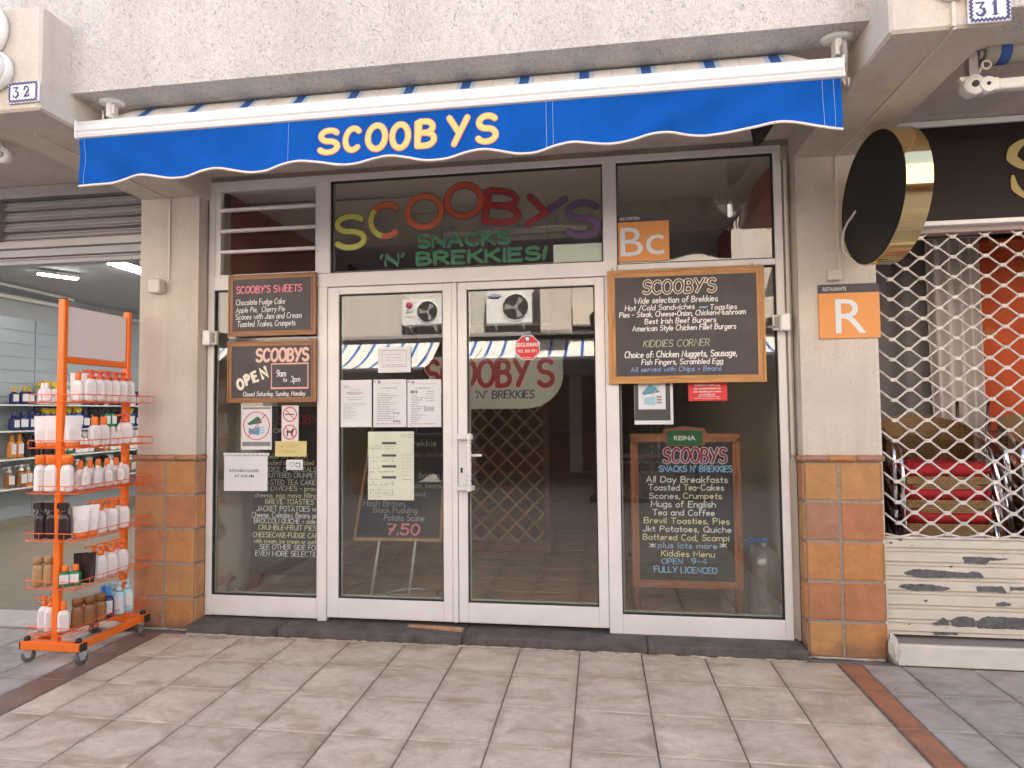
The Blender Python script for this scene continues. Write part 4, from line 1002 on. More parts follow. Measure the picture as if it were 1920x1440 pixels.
b = MB(); bl(b, "SCOOBY'S", 1206, 551, 1341, 527.5, .26, .08, k=3); b.build('lettering', M['tcr'], e)
b = MB(); bl(b, "SCOOBY'S", 1206, 551, 1341, 527.5, .13, .08, k=3, dy=.0022); b.build('lettering', M['chalk'], e)
b = MB()
for t, x0, yb, x1, yt in (("Wide selection of Brekkies", 1189, 569.6, 1345, 558.8), ("Hot /Cold Sandwiches", 1172, 583.1, 1302, 573.6), ("Toasties", 1331, 580.5, 1381, 571),
    ("Pies - Steak, Cheese+Onion, Chicken+Mushroom", 1161.5, 595.6, 1397.5, 586), ("Best Irish Beef Burgers", 1209, 607.5, 1342, 598), ("American Style Chicken Fillet Burgers", 1186, 621.3, 1379.5, 611.5),
    ("Choice of: Chicken Nuggets, Sausage,", 1171, 671.3, 1381.5, 660), ("Fish Fingers, Scrambled Egg", 1203, 684.2, 1355, 674.6)): bl(b, t, x0, yb, x1, yt, .15, .14)
b.build('lettering', M['tw'], e)
b = MB(); bl(b, "KIDDIES CORNER", 1206, 651, 1330, 638.5, .10, .16); b.build('lettering', mat('dull_cream', (.50, .47, .38), .7), e)
b = MB(); bl(b, "All served with Chips + Beans", 1183, 697.3, 1352, 689, .15, .14); bl(b, "~", 1311, 580.5, 1325, 570, .3); b.build('lettering', M['tb2'], e)
e, o_, wv, hv = board((427, 509.5, 592, 631.5), 'upper brown framed board listing sweets left of the doors', .515, .036, M['woodB'], M['woodBz'], M['chalk'])
b = MB(); bl(b, "SCOOBY'S SWEETS", 443.5, 550.5, 566, 538, .17, .06, k=3); b.build('lettering', M['tp'], e)
b = MB()
for t, x0, yb, x1, yt in (("Chocolate Fudge Cake", 443, 572.5, 534, 562.5), ("Apple Pie,  Cherry Pie", 443, 586.5, 534, 577), ("Scones with Jam and Cream", 442, 599.5, 565, 589.5), ("Toasted Tcakes, Crumpets", 445, 613, 553.5, 603)): bl(b, t, x0, yb, x1, yt, .12, .14)
b.build('lettering', M['tw'], e)
e, o_, wv, hv = board((425, 637, 592, 755.5), 'lower brown framed board reading open 9am to 3pm left of the doors', .515, .034, M['woodB'], M['woodBz'], M['chalk'])
b = MB(); bl(b, "SCOOBYS", 481, 677.5, 578, 655.5, .24, .05, k=3); b.build('lettering', M['tpk'], e)
b = MB(); bl(b, "SCOOBYS", 481, 677.5, 578, 655.5, .08, .05, k=3, dy=.0022); b.build('lettering', mat('pale_pink', (.74, .60, .52), .7), e)
b = MB()
for ch, x, y, r_ in (('O', 451, 720.5, 12), ('P', 464.5, 712, 14), ('E', 478, 706.5, 20), ('N', 495, 699, 24)):
    p = at(x, y, 1, .521); letter(b, ch, p.x-o_[0], p.z-o_[1], {'O': .042, 'P': .03, 'E': .03, 'N': .042}[ch], .066, R(r_), .0035, .020)
b.build('lettering', M['tcr'], e)
b = MB(); bl(b, "9am", 518.5, 706, 535.5, 694, .12, .1); bl(b, "to", 531, 715.8, 538, 708, .13, .1); bl(b, "3pm", 545.5, 715.8, 562.5, 705.4, .12, .1); bl(b, "Closed Saturday, Sunday, Monday", 456, 743, 572, 735, .14, .12); b.build('lettering', M['tw'], e)
a = at(509.5, 682.5, 1, .521); c = at(577.5, 727, 1, .521); b = MB()
P = [(a.x-o_[0], a.z-o_[1]), (c.x-o_[0], a.z-o_[1]), (c.x-o_[0], c.z-o_[1]), (a.x-o_[0], c.z-o_[1]), (a.x-o_[0], a.z-o_[1])]; ribbon(b, P, .010, .0035); b.build('painted_border', M['tpk'], e)
# ------------------------------------------------------------------ inside the cafe
ins = empty('cafe_interior', None, None); tag(ins, kind='structure')
IZ = .055
b = MB().box(-.03, 3.93, .66, 8.4, -.02, IZ-.006).build('inside_floor', M['grout'], ins)
it = floor_tile('inside_floor_tile', (.42, .27, .19), (.30, .17, .11), .35)
for j in range(0, 21):
    for i in range(0, 11):
        x0 = -.03+i*.37; x1 = min(x0+.37, 3.93)
        if x1-x0 < .05: continue
        y0 = .66+j*.37
        if j < 9: o = inst('floor_tile', tile_mesh(x1-x0-.004, .366, it), ins, ((x0+x1)/2, y0+.185, IZ))
fb = MB()
for j in range(9, 21):
    for i in range(0, 11):
        x0 = -.03+i*.37; x1 = min(x0+.37, 3.93); y0 = .66+j*.37
        fb.add([(x0+.002, y0+.002, IZ), (x1-.002, y0+.002, IZ), (x1-.002, y0+.368, IZ), (x0+.002, y0+.368, IZ)], [(0, 1, 2, 3)])
tag(fb.build('rear_floor_tiles', it, ins), kind='stuff')
MB().box(-.09, -.03, .62, 8.4, IZ-.05, 3.19).build('left_inside_wall', M['inwall'], ins)
MB().box(3.932, 3.99, .63, 8.4, IZ-.05, 3.19).build('right_inside_wall', M['inwall'], ins)
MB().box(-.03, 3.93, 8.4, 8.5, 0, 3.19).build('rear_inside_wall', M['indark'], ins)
MB().box(-.03, 3.93, .66, 8.4, 3.15, 3.188).build('inside_ceiling', M['ceil'], ins)
MB().box(-.03, -.018, .9, 8.4, IZ, IZ+.10).box(3.92, 3.932, .9, 8.4, IZ, IZ+.10).build('skirting', M['inwall'], ins)
MB().box(-.03, .10, 2.4, 2.7, IZ, 3.15).build('inside_pier', M['inwall'], ins)
MB().box(-.018, .0, 1.55, 1.62, .92, 1.05, 0, .004).box(-.03, -.005, 1.62, 1.69, .80, .91, 0, .004).build('t', M['plastic']).name = 'wall_socket'
tag(bpy.data.objects['wall_socket'], 'cream sockets on the left inside wall of the cafe', 'socket')
# dark counter and shelves at the back of the cafe
p = empty('bar_counter', 'dark wooden bar counter at the back of the cafe', 'counter', (1.9, 6.4, IZ))
MB().box(-1.9, 1.6, -.3, .3, 0, 1.05, 0, .01).build('front', M['red_wood'], p); MB().box(-1.93, 1.65, -.36, .34, 1.051, 1.10, 0, .01).build('worktop', M['indark'], p)
MB().box(-1.9, 1.9, 1.5, 1.9, 0, 2.2, 0, .01).build('back_cabinet', M['red_wood'], p)
for k in range(3):
    c = empty('cafe_chair', 'dark wooden chair inside the cafe, %s behind the right window board' % ('nearest', 'middle', 'farthest')[k], 'chair', (3.25-.1*k, 2.6+k*1.1, IZ), 'dark chairs inside the cafe', R(20+15*k))
    MB().box(-.2, .2, -.2, .2, .43, .46, 0, .01).build('seat', M['red_wood'], c)
    for sx in (-1, 1):
        for sy in (-1, 1): MB().box(sx*.19-.02, sx*.19+.02, sy*.19-.02, sy*.19+.02, 0, .95 if sy > 0 else .43).build('leg', M['red_woodz'], c)
    MB().box(-.17, .17, .18, .205, .72, .92, 0, .006).box(-.17, .17, .18, .20, .55, .62, 0, .006).build('backrest', M['red_wood'], c)
p = empty('wall_banner', 'orange red cloth hanging on the right inside wall behind the transom', 'banner', (3.925, 1.55, 2.30))
MB().grid(lambda u, v: (-.02-.02*sin(u*9), -.75+1.9*u, .80*v+.02), 20, 6).build('cloth', mat('banner_cloth', (.50, .10, .035), .8), p)
p = empty('wall_panel', 'red brown painted panel high on the left inside wall', 'panel', (-.028, 3.0, 2.2)); MB().box(0, .012, -2.2, 2.6, 0, .94).build('panel', mat('red_brown_panel', (.34, .085, .045), .7), p)
for k, (px_, py_) in enumerate(((567, 763), (1010, 770))):  # lamps added to lift the dim cafe, after bright strips in the glass
    q_ = at(px_, py_, 1, 8.3); p = empty('fill_light', 'small added fill lamp deep inside the cafe, %s' % ('left one seen past the no smoking sticker', 'right one behind the trellis')[k], 'lamp', (max(.3, q_.x), 8.36, q_.z))
    MB().box(-.30, .30, -.03, .0, -.05, .05, 0, .01).build('housing', M['ceil'], p); MB().box(-.28, .28, -.045, -.031, -.04, .04, 0, .01).build('diffuser', M['lamp'], p)
# ceiling things seen in the transom
p = empty('ceiling_lamp', 'cream oval lamp on the cafe ceiling behind the window lettering', 'lamp', (1.75, 1.05, 3.15))
MB().lathe([(0, 0), (.17, 0), (.18, -.03), (.16, -.07), (.10, -.10), (0.001, -.105)], n=24, sx=1.0, sy=.55, caps=False).build('shade', M['plastic'], p)
p = empty('tube_lamp', 'unlit twin tube lamp across the cafe ceiling', 'lamp', (2.0, 2.1, 3.15))
MB().box(-.65, .65, -.07, .07, -.05, 0, 0, .006).build('housing', M['ceil'], p)
for y in (-.04, .04): MB().tube([(-.62, y, -.07), (.62, y, -.07)], .013, 8).build('tube', M['opal'], p)
p = MB().tube([(.0, .95, 3.12), (1.5, .98, 3.12)], .008, 8).build('ceiling_cable', M['grey']); tag(p, 'thin grey cable along the cafe ceiling', 'cable')
# trellis partition
p = empty('trellis', 'brown wooden diamond trellis standing inside the right door', 'trellis', (1.74, 2.78, IZ))
w0, h0 = .48, 1.66
for z0, z1 in ((0, .10), (1.60, 1.66)): MB().box(-w0, w0, -.02, .02, z0, z1, 0, .004).build('rail', M['red_wood'], p)
for x in (-w0+.03, w0-.03): MB().box(x-.03, x+.03, -.022, .018, .101, 1.599, 0, .004).build('stile', M['red_woodz'], p)
nn = 0
def slat(x0, z0, x1, z1, y):
    d = Vector((x1-x0, z1-z0)).normalized(); e_ = Vector((-d.y, d.x))*.012
    MB().prism([(x0-e_.x, z0-e_.y), (x1-e_.x, z1-e_.y), (x1+e_.x, z1+e_.y), (x0+e_.x, z0+e_.y)], y, y+.006).build('slat', M['woodC'], p)
A_, B_, C_, D_ = -w0+.06, w0-.06, .10, 1.60
st_ = .185
k = -12
while k < 14:
    c0 = k*st_
    pts = []
    for s, y in ((1, -.006), (-1, .001)):
        # line z = C_ + c0 + s*(x-A_)  clipped
        q = []
        xs_ = A_, B_
        za, zb_ = C_+c0+s*0, C_+c0+s*(B_-A_)*1.0
        x0, x1 = A_, B_
        if s < 0: za += (B_-A_)*0
        def cl(x, z): return x, z
        lo, hi = C_, D_
        f = lambda x: C_+c0+s*(x-A_)
        xa, xb = A_, B_
        if s > 0: xa = max(A_, A_+(lo-C_-c0)); xb = min(B_, A_+(hi-C_-c0))
        else: xa = max(A_, A_-(hi-C_-c0)); xb = min(B_, A_-(lo-C_-c0))
        if xb-xa > .03: slat(xa, f(xa), xb, f(xb), y)
    k += 1
# grey hanging sign with red and navy lettering
HY = 1.3
a = at(805, 768, 1, HY); c = at(1055, 664, 1, HY)
p = empty('hanging_sign', 'grey rounded sign with dark red and navy letters inside the doors', 'sign', ((a.x+c.x)/2, HY, (a.z+c.z)/2)); wv, hv = (c.x-a.x)/2, (c.z-a.z)/2
poly = [(-wv, -hv)]+[(wv-.30+.30*cos(R(t)), -hv+.26+.26*sin(R(t))) for t in range(-90, 1, 10)]+[(wv, hv), (-wv, hv)]
MB().prism(poly, -.008, .008).build('board', varied('grey_board', (.52, .50, .46), .6, .03, 3), p)
o_ = ((a.x+c.x)/2, (a.z+c.z)/2)
for dy, wd, mt in ((-.0095, .26, 'tpk'), (-.0106, .19, 'tr')):
    b = MB(); px_line(b, "SCOOBY", 800, 725, 991, 679, HY, wd, .03, org=o_, dy=dy, k=3, jit=.01); px_line(b, "S", 1010, 724, 1036, 676, HY, wd, .03, org=o_, dy=dy, k=3); b.build('lettering', M[mt], p)
b = MB(); px_line(b, "SNACKS", 818, 747, 879, 733, HY, .17, .15, org=o_, dy=-.0095, k=3); px_line(b, "'N'", 890, 747, 912, 733, HY, .17, .15, org=o_, dy=-.0095, k=3); px_line(b, "BREKKIES", 923, 747, 1001, 733, HY, .17, .15, org=o_, dy=-.0095, k=3); b.build('lettering', M['navy'], p)
MB().tube([(-wv*.8, 0, hv), (-wv*.8, 0, 3.15-o_[1])], .002, 4).tube([(wv*.8, 0, hv), (wv*.8, 0, 3.15-o_[1])], .002, 4).build('hanging_wire', M['grey'], p)
# ------------------------------------------------------------------ standing boards behind the glass
def aboard(px, Y, lab, fw, mx, mz, chalk, round_=False):
    a = at(px[0], px[3], 1, Y); c = at(px[2], px[1], 1, Y); cx, cz, wv, hv = (a.x+c.x)/2, (a.z+c.z)/2, (c.x-a.x)/2, (c.z-a.z)/2
    e = empty('pavement_board', lab, 'menu board', (cx, Y, IZ))
    return e, (cx, IZ), cx, wv, hv, cz-IZ
e, o_, cx, wv, hv, cz = aboard((1186, 812, 1387, 1100), .85, 'brown framed black pavement board with green badge behind the right window', .03, None, None, None)
MB().box(-wv+.02, wv-.02, .002, .014, cz-hv+.02, cz+hv-.02).build('panel', M['chalk2'], e)
for s in (-1, 1):
    MB().box(s*wv, s*(wv-.034), -.012, .022, cz-hv, cz+hv-.03, 0, .006).box(s*(wv-.034), s*(wv-.052), -.006, .012, cz-hv+.03, cz+hv-.05, 0, .004).build('stile', M['red_woodz'] if False else M['woodRz'], e)
    MB().box(s*(wv-.01), s*(wv-.055), .0, .03, 0, cz-hv, 0, .004).build('leg', M['red_woodz'], e)
MB().box(-wv+.034, wv-.034, -.012, .02, cz-hv, cz-hv+.05, 0, .006).build('rail', M['woodR'], e)
MB().box(-wv, wv, -.012, .02, cz+hv-.062, cz+hv, 0, .006).build('rail', M['woodR'], e)
MB().prism([(-.155, cz+hv-.002), (.155, cz+hv-.002), (.13, cz+hv+.035), (.06, cz+hv+.040), (0, cz+hv+.052), (-.06, cz+hv+.040), (-.13, cz+hv+.035)], -.012, .02).build('crest', M['woodR'], e, bevel=.002)
bp = [(.125*cos(R(t))**1*1.0 if False else .12*max(-1, min(1, 1.35*cos(R(t)))), .052*max(-1, min(1, 1.25*sin(R(t))))) for t in range(0, 360, 12)]
MB().prism([(x*1.12-.0, z*1.12+cz+hv-.03) for x, z in bp], -.019, -.0125).build('badge_rim', M['woodR'], e, bevel=.002)
MB().prism([(x*.98, z*.98+cz+hv-.03) for x, z in bp], -.023, -.0195).build('badge', mat('badge_green', (.02, .14, .06), .35), e, bevel=.001)
typeset('REINA', -.072, .072, cz+hv-.045, .030, -.0245, M['tw'], e, 'lettering', .03)
def rl(b, t, x0, yb, x1, yt, wd=.16, sl=.06, dy=-.0008, **k): px_line(b, t, x0, yb, x1, yt, .85, wd, sl, org=o_, dy=dy, **k)
b = MB(); rl(b, "SCOOBYS", 1244, 867, 1361, 841, .26, .08, k=3); b.build('lettering', M['lil'], e)
b = MB(); rl(b, "SCOOBYS", 1244, 867, 1361, 841, .14, .08, dy=-.0018, k=3); b.build('lettering', mat('deep_red', (.30, .01, .03), .6), e)
b = MB(); rl(b, "SNACKS N' BREKKIES", 1235.5, 884, 1373, 873.5, .21, .03); rl(b, "plus lots more", 1234, 1026.5, 1344, 1017, .17); rl(b, "OPEN", 1241, 1056.7, 1280, 1047, .17, 0); rl(b, "9-4", 1297, 1056.7, 1325, 1047, .17, 0); rl(b, "FULLY LICENCED", 1227, 1072.3, 1344.5, 1062, .19, 0)
b.build('lettering', M['tb'], e)
b = MB()
for t, x0, yb, x1, yt in (("All Day Breakfasts", 1212, 904, 1364, 893), ("Toasted", 1216, 919, 1274, 908.5), ("Cakes", 1314, 919, 1357, 908.5), ("Scones,", 1217, 934.4, 1275, 924.5), ("Mugs of English", 1221, 950, 1341.5, 939), ("Tea and Coffee", 1224, 965.4, 1339.5, 955), ("Jkt Potatoes, Quiche", 1206, 995.8, 1371, 985.5), ("*", 1217.5, 1027, 1229, 1016.5), ("*", 1350, 1027, 1362, 1016.5)): rl(b, t, x0, yb, x1, yt)
b.build('lettering', M['tw'], e)
b = MB()
for t, x0, yb, x1, yt in (("Tea-", 1282, 919, 1311, 908.5), ("Crumpets", 1281, 934.4, 1353, 924.5), ("Brevil Toasties, Pies", 1208, 980.6, 1367.5, 970), ("Battered Cod, Scampi", 1206, 1011.5, 1366.5, 1001), ("Kiddies Menu", 1240, 1042.5, 1339.5, 1032)): rl(b, t, x0, yb, x1, yt)
b.build('lettering', M['ty'], e)
# long black menu board behind the left window
e, o_, cx, wv, hv, cz = aboard((468, 762, 622, 1075), .85, 'tall black hand lettered menu board standing behind the left window', .03, None, None, None)
MB().prism([(-wv, cz-hv), (wv, cz-hv), (wv, cz+hv), (-wv+.14, cz+hv), (-wv+.03, cz+.1)], 0, .018).build('panel', M['chalk2'], e)
MB().prism([(-wv-.10, 0), (-wv-.02, 0), (-wv+.15, .42), (-wv+.10, .42)], .05, .075).build('leg', M['indark'], e)
MB().prism([(wv-.06, 0), (wv-.02, 0), (wv-.04, .30), (wv-.08, .30)], .05, .075).build('leg', M['indark'], e)
bt = {'w': MB(), 'y': MB(), 'g': MB()}
for t, x0, yb, x1, yt, c in (("EGGS ON TOAST", 497, 859.5, 578, 851.5, 'y'), ("poached or scrambled", 492, 871.5, 588, 863.5, 'y'), ("CHOICE OF CEREALS", 490, 884, 593, 875.5, 'w'), ("BUTTERED CRUMPETS", 500, 895.3, 599, 886.5, 'w'), ("TOASTED TEA CAKES", 484, 908.3, 598, 899.3, 'w'), ("SANDWICHES - prawn", 487, 919.3, 600, 911, 'y'),
    ("cheese, egg mayo filling", 477.5, 932, 594, 924, 'y'), ("BREVIL TOASTIES", 498, 944.7, 588, 935.6, 'y'), ("JACKET POTATOES with", 481, 957.9, 604, 948.3, 'w'), ("Cheese, Coleslaw, Beans or", 472, 969.6, 594, 960, 'w'), ("BROCCOLI QUICHE + side", 476.5, 980.3, 591, 971.6, 'w'),
    ("CRUMBLE-FRUIT PIES", 485, 992.7, 592.5, 983.8, 'y'), ("CHEESECAKE-FUDGE CAKE", 474, 1006.5, 602, 997.4, 'y'), ("with cream, ice cream or custard", 476.5, 1017.6, 606, 1009.8, 'y'), ("SEE OTHER SIDE FOR", 487, 1029.3, 598, 1020.3, 'w'), ("EVEN MORE SELECTION", 479, 1041.5, 603, 1032, 'w'), ("OPEN", 513, 811, 552, 804, 'w')):
    px_line(bt[c], t, x0, yb, x1, yt, .85, .15, .05, org=o_, dy=-.0004)
bt['w'].build('lettering', M['tw'], e); bt['y'].build('lettering', M['ty'], e)
b = MB(); px_line(b, "SCOOBYS", 522, 795, 607, 779, .85, .2, .03, org=o_, dy=-.0004, k=3); b.build('lettering', M['tr'], e)
M['leg_grey'] = mat('leg_grey', (.50, .50, .47), .4)
# tilted easel board behind the left door
EY = 1.0
e = empty('easel_board', 'tilted wood framed chalkboard on grey steel legs behind the left door', 'menu board', (1.2, EY, IZ)); o_ = (1.2, IZ)
def q(x, y): p_ = at(x, y, 1, EY); return (p_.x-1.2, p_.z-IZ)
Q = [q(662, 1013), q(829, 1015.5), q(841, 745), q(706, 742)]
MB().prism(Q, .0, .012).build('panel', M['chalk2'], e)
def edge(p0, p1, w_):
    d = Vector((p1[0]-p0[0], p1[1]-p0[1])).normalized(); n_ = Vector((-d.y, d.x))*w_
    MB().prism([p0, p1, (p1[0]+n_.x, p1[1]+n_.y), (p0[0]+n_.x, p0[1]+n_.y)], -.008, .016).build('frame_rail', M['woodC'], e)
edge(Q[0], Q[1], .022); edge(Q[1], Q[2], .020); edge(Q[2], Q[3], .020); edge(Q[3], Q[0], .020)
b = MB()
for (x0, y0, x1, y1) in ((711, 1013, 697, 1119), (779, 1014, 767, 1124)):
    a, c = q(x0, y0), q(x1, y1); MB().tube([(a[0], .005, a[1]), (c[0], -.02, max(.01, c[1]))], .011, 10).build('leg', M['leg_grey'], e)
n = 24; cxx, czz = q(757, 1112)
b.tube([(cxx+.20*cos(2*pi*i/n), .16+.17*sin(2*pi*i/n), .014) for i in range(n)], .010, 8, closed=True)
b.tube([(cxx-.25, .02, .06), (cxx+.1, .02, .06)], .004, 6).build('base_ring', M['steel'], e)
def el(t, x0, yb, x1, yt, col, wd=.12, sl=.1): b = MB(); px_line(b, t, x0, yb, x1, yt, EY, wd, sl, org=o_, dy=-.0004, k=2); b.build('lettering', M[col], e)
cg = mat('chalk_white', (.42, .42, .43), .9); M['cg'] = cg; M['cp'] = mat('chalk_pink', (.38, .20, .23), .9); M['cb'] = mat('chalk_blue', (.36, .46, .56), .9)
el("Brekkie", 763, 836.7, 818, 825.5, 'cg'); el("your choice", 772, 856, 830, 848, 'cp'); el("bacon", 785.8, 896.7, 823, 885, 'cg'); el("ham, beans", 771, 915, 826.5, 905, 'cg'); el("toast,", 772, 930, 800, 921.5, 'cg')
el("Hash Brown,", 681, 948.3, 761, 937.5, 'cg', .13); el("Black Pudding", 699.7, 960.8, 782, 950.8, 'cg', .13); el("Potato Scone", 720, 975.8, 795, 964.5, 'cb', .13)
el("7.50", 725, 1001.5, 785, 982.5, 'tp', .20, .15)
# water bottles in the corner
def water(x, y, s, lab, blue=True, rz=0):
    p = empty('water_bottle', lab, 'bottle', (x, y, IZ), 'clear water bottles in the window corner', rz)
    prof = [(.0, 0), (.085, 0), (.09, .02)]
    for k in range(9): prof += [(.09, .03+k*.024), (.083, .042+k*.024)]
    prof += [(.09, .26), (.088, .33), (.06, .37), (.03, .395), (.022, .40), (.022, .42)]
    MB().lathe([(r*s, z*s) for r, z in prof], n=20, caps=False).build('bottle_body', M['wglass'], p)
    MB().lathe([(.024*s, .42*s), (.025*s, .445*s)], n=14).build('cap', M['bbc'], p)
    h_ = MB().tube([(-.0, 0, .40*s), (-.03*s, .0, .43*s), (-.085*s, 0, .42*s), (-.09*s, 0, .36*s)], .009*s, 8).build('handle', M['bbc'] if blue else M['opal'], p)
M['wglass'] = glass('bottle_plastic', .16, (.80, .85, .88), .30)
water(3.84, 1.0, 1.20, 'large clear water bottle with blue handle, right one in the window corner'); water(3.66, 1.12, 1.18, 'large clear water bottle beside the pavement board, left one in the window corner', False, 1.5)
water(3.80, 1.25, 1.1, 'clear water bottle behind the other two in the window corner', False, .7)
# ------------------------------------------------------------------ left shop: opening, slatted shutter box, shelves of bottles
LX0, LX1 = -5.0, -.51
ls = empty('left_shop_interior', None, None); tag(ls, kind='structure')
MB().box(LX0, LX1, .62, 8.4, -.02, .012).build('shop_floor', M['lam'], ls)
MB().box(LX0, LX1, .62, 8.4, 3.28, 3.30).build('shop_ceiling', M['ceil'], ls) if False else MB().box(LX0-.05, LX1, .62, 8.4, 3.17, 3.188).build('shop_ceiling', varied('shop_ceiling_paint', (.42, .42, .42), .8, .03, 2), ls)
MB().box(LX0-.06, LX0, .62, 8.4, 0, 3.17).box(-.515, -.50, .62, 8.4, 0, 3.17).build('shop_wall', varied('shop_wall_paint', (.46, .47, .48), .7, .03, 2), ls)
MB().box(LX0, LX1, 8.4, 8.5, 0, 3.17).build('shop_rear_wall', M['slat'], ls)
for k in range(15):
    z0 = .12+k*.178
    for (y0, y1) in ((.7, 3.99), (4.0, 8.3)):
        MB().box(LX0-.001, LX0+.012, y0, y1, z0+.012, z0+.178, 0, .002).build('wall_panel', M['slat'], ls)
MB().box(LX0+.001, LX0+.10, .7, 8.3, .0, .115, 0, .004).build('plinth', M['lam'], ls)
MB().tube([(LX0+.06, .7, 3.05), (LX0+.06, 8.3, 3.05)], .03, 8).tube([(LX0+.5, .7, 3.13), (LX0+.3, 4.3, 3.13), (LX0+.06, 4.4, 3.05)], .02, 8).build('ceiling_pipe', M['ceil'], ls)
MB().box(-2.6, LX1+.0, .345, .62, .001, .028, 0, .004).box(-5.2, -2.603, .345, .62, .001, .028, 0, .004).build('t', varied('marble', (.50, .46, .42), .4, .12, 12)).name = 'threshold'
tag(bpy.data.objects['threshold'], 'pale marble threshold strip of the left shop', 'threshold')
# ceiling lights
qa, qb = at(90, 515, 2, 3.11), at(128, 520, 2, 3.11)
p = empty('ceiling_light', 'small lit ceiling strip light in the left shop', 'lamp', (qa+qb)/2); p.rotation_euler.z = math.atan2(qb.y-qa.y, qb.x-qa.x)
MB().box(-.20, .20, -.05, .05, -.0, .03).build('housing', M['roller'], p); MB().box(-.19, .19, -.045, .045, -.012, -.001).build('diffuser', M['lamp2'], p); MB().tube([(.0, .0, .03), (.0, .0, .066)], .008, 6).build('stem', M['roller'], p)
qa, qb = at(214, 491, 2, 3.13), at(300, 518, 2, 3.13)
p = empty('ceiling_light', 'large lit ceiling panel light next to the left pillar', 'lamp', (qa+qb)/2); p.rotation_euler.z = math.atan2(qb.y-qa.y, qb.x-qa.x); hl = (qb-qa).length/2
MB().box(-hl-.02, hl+.02, -.10, .10, -.0, .03).build('housing', M['roller'], p); MB().box(-hl, hl, -.085, .085, -.02, -.001).build('diffuser', M['lamp'], p)
for k, (x, y) in enumerate(((-3.0, 5.0), (-1.6, 6.2), (-1.4, 3.9))):
    p = empty('ceiling_light', 'lit ceiling strip light deep in the left shop, %s' % ('left one', 'far right one', 'behind the left pillar')[k], 'lamp', (x, y, 3.12))
    MB().box(-.6, .6, -.07, .07, 0, .03).build('housing', M['roller'], p); MB().box(-.58, .58, -.06, .06, -.012, -.001).build('diffuser', M['lamp2'], p)
M['railg'] = mat('rail_grey', (.36, .36, .37), .5)
# louvred shutter box over the opening
sb = empty('shutter_box', 'grey louvred shutter box over the left shop opening', 'shutter', (-2.6, .5, 2.9))
def sbx(x0, x1, y0, y1, z0, z1, n='frame_bar', m_='roller', c=.003): return MB().box(x0+2.6, x1+2.6, y0-.5, y1-.5, z0-2.9, z1-2.9, 0, c).build(n, M[m_], sb)
sbx(-5, -.51, .47, .60, 3.10, 3.188); sbx(-5, -.51, .47, .60, 2.722, 2.775); sbx(-1.73, -1.695, .47, .60, 2.776, 3.10); sbx(-5, -.51, .58, .6, 2.776, 3.1, 'backing', 'gasket')
sbx(-5, -.51, .50, .58, 2.665, 2.721, 'rail', 'railg'); sbx(-5, -.51, .52, .60, 2.612, 2.660, 'rail', 'railg'); sbx(-5, -.51, .51, .53, 2.642, 2.650, 'rail', 'roller')
for k in range(4):
    z = 2.779+k*.0797
    for xa, xb in ((-1.694, -.512), (-4.9, -1.731)):
        o = MB()
        pr_s = [(.035, .0), (.006, .002), (.0, .006), (.0, .010), (.014, .013), (.020, .017), (.006, .021), (.004, .026), (.018, .030), (.022, .050), (.010, .054), (.010, .058), (.030, .062), (.040, .078), (.050, .078)]
        o.prism([(a_, b_+z-2.9) for a_, b_ in pr_s]+[(.055, z-2.9+.078), (.055, z-2.9)], xa+2.6, xb+2.6, plane='yz')
        o.build('louvre', M['roller'], sb)
# awning arm end at the top left
p = empty('folded_awning', 'white awning elbow joint under the left soffit', 'awning', at(8, 292, 2, 3.10)); 
MB().lathe([(0, -.02), (.05, -.02), (.05, .02), (0, .02)], ax='y', n=18).build('joint', M['opal'], p); MB().lathe([(.018, -.026), (.018, .026)], ax='y', n=12).build('bolt', M['grey'], p)
MB().tube([(0, 0, 0), (-.5, -.05, -.05)], .03, 8).tube([(-.03, 0, .08), (0, 0, 0)], .015, 8).build('arm', M['opal'], p)
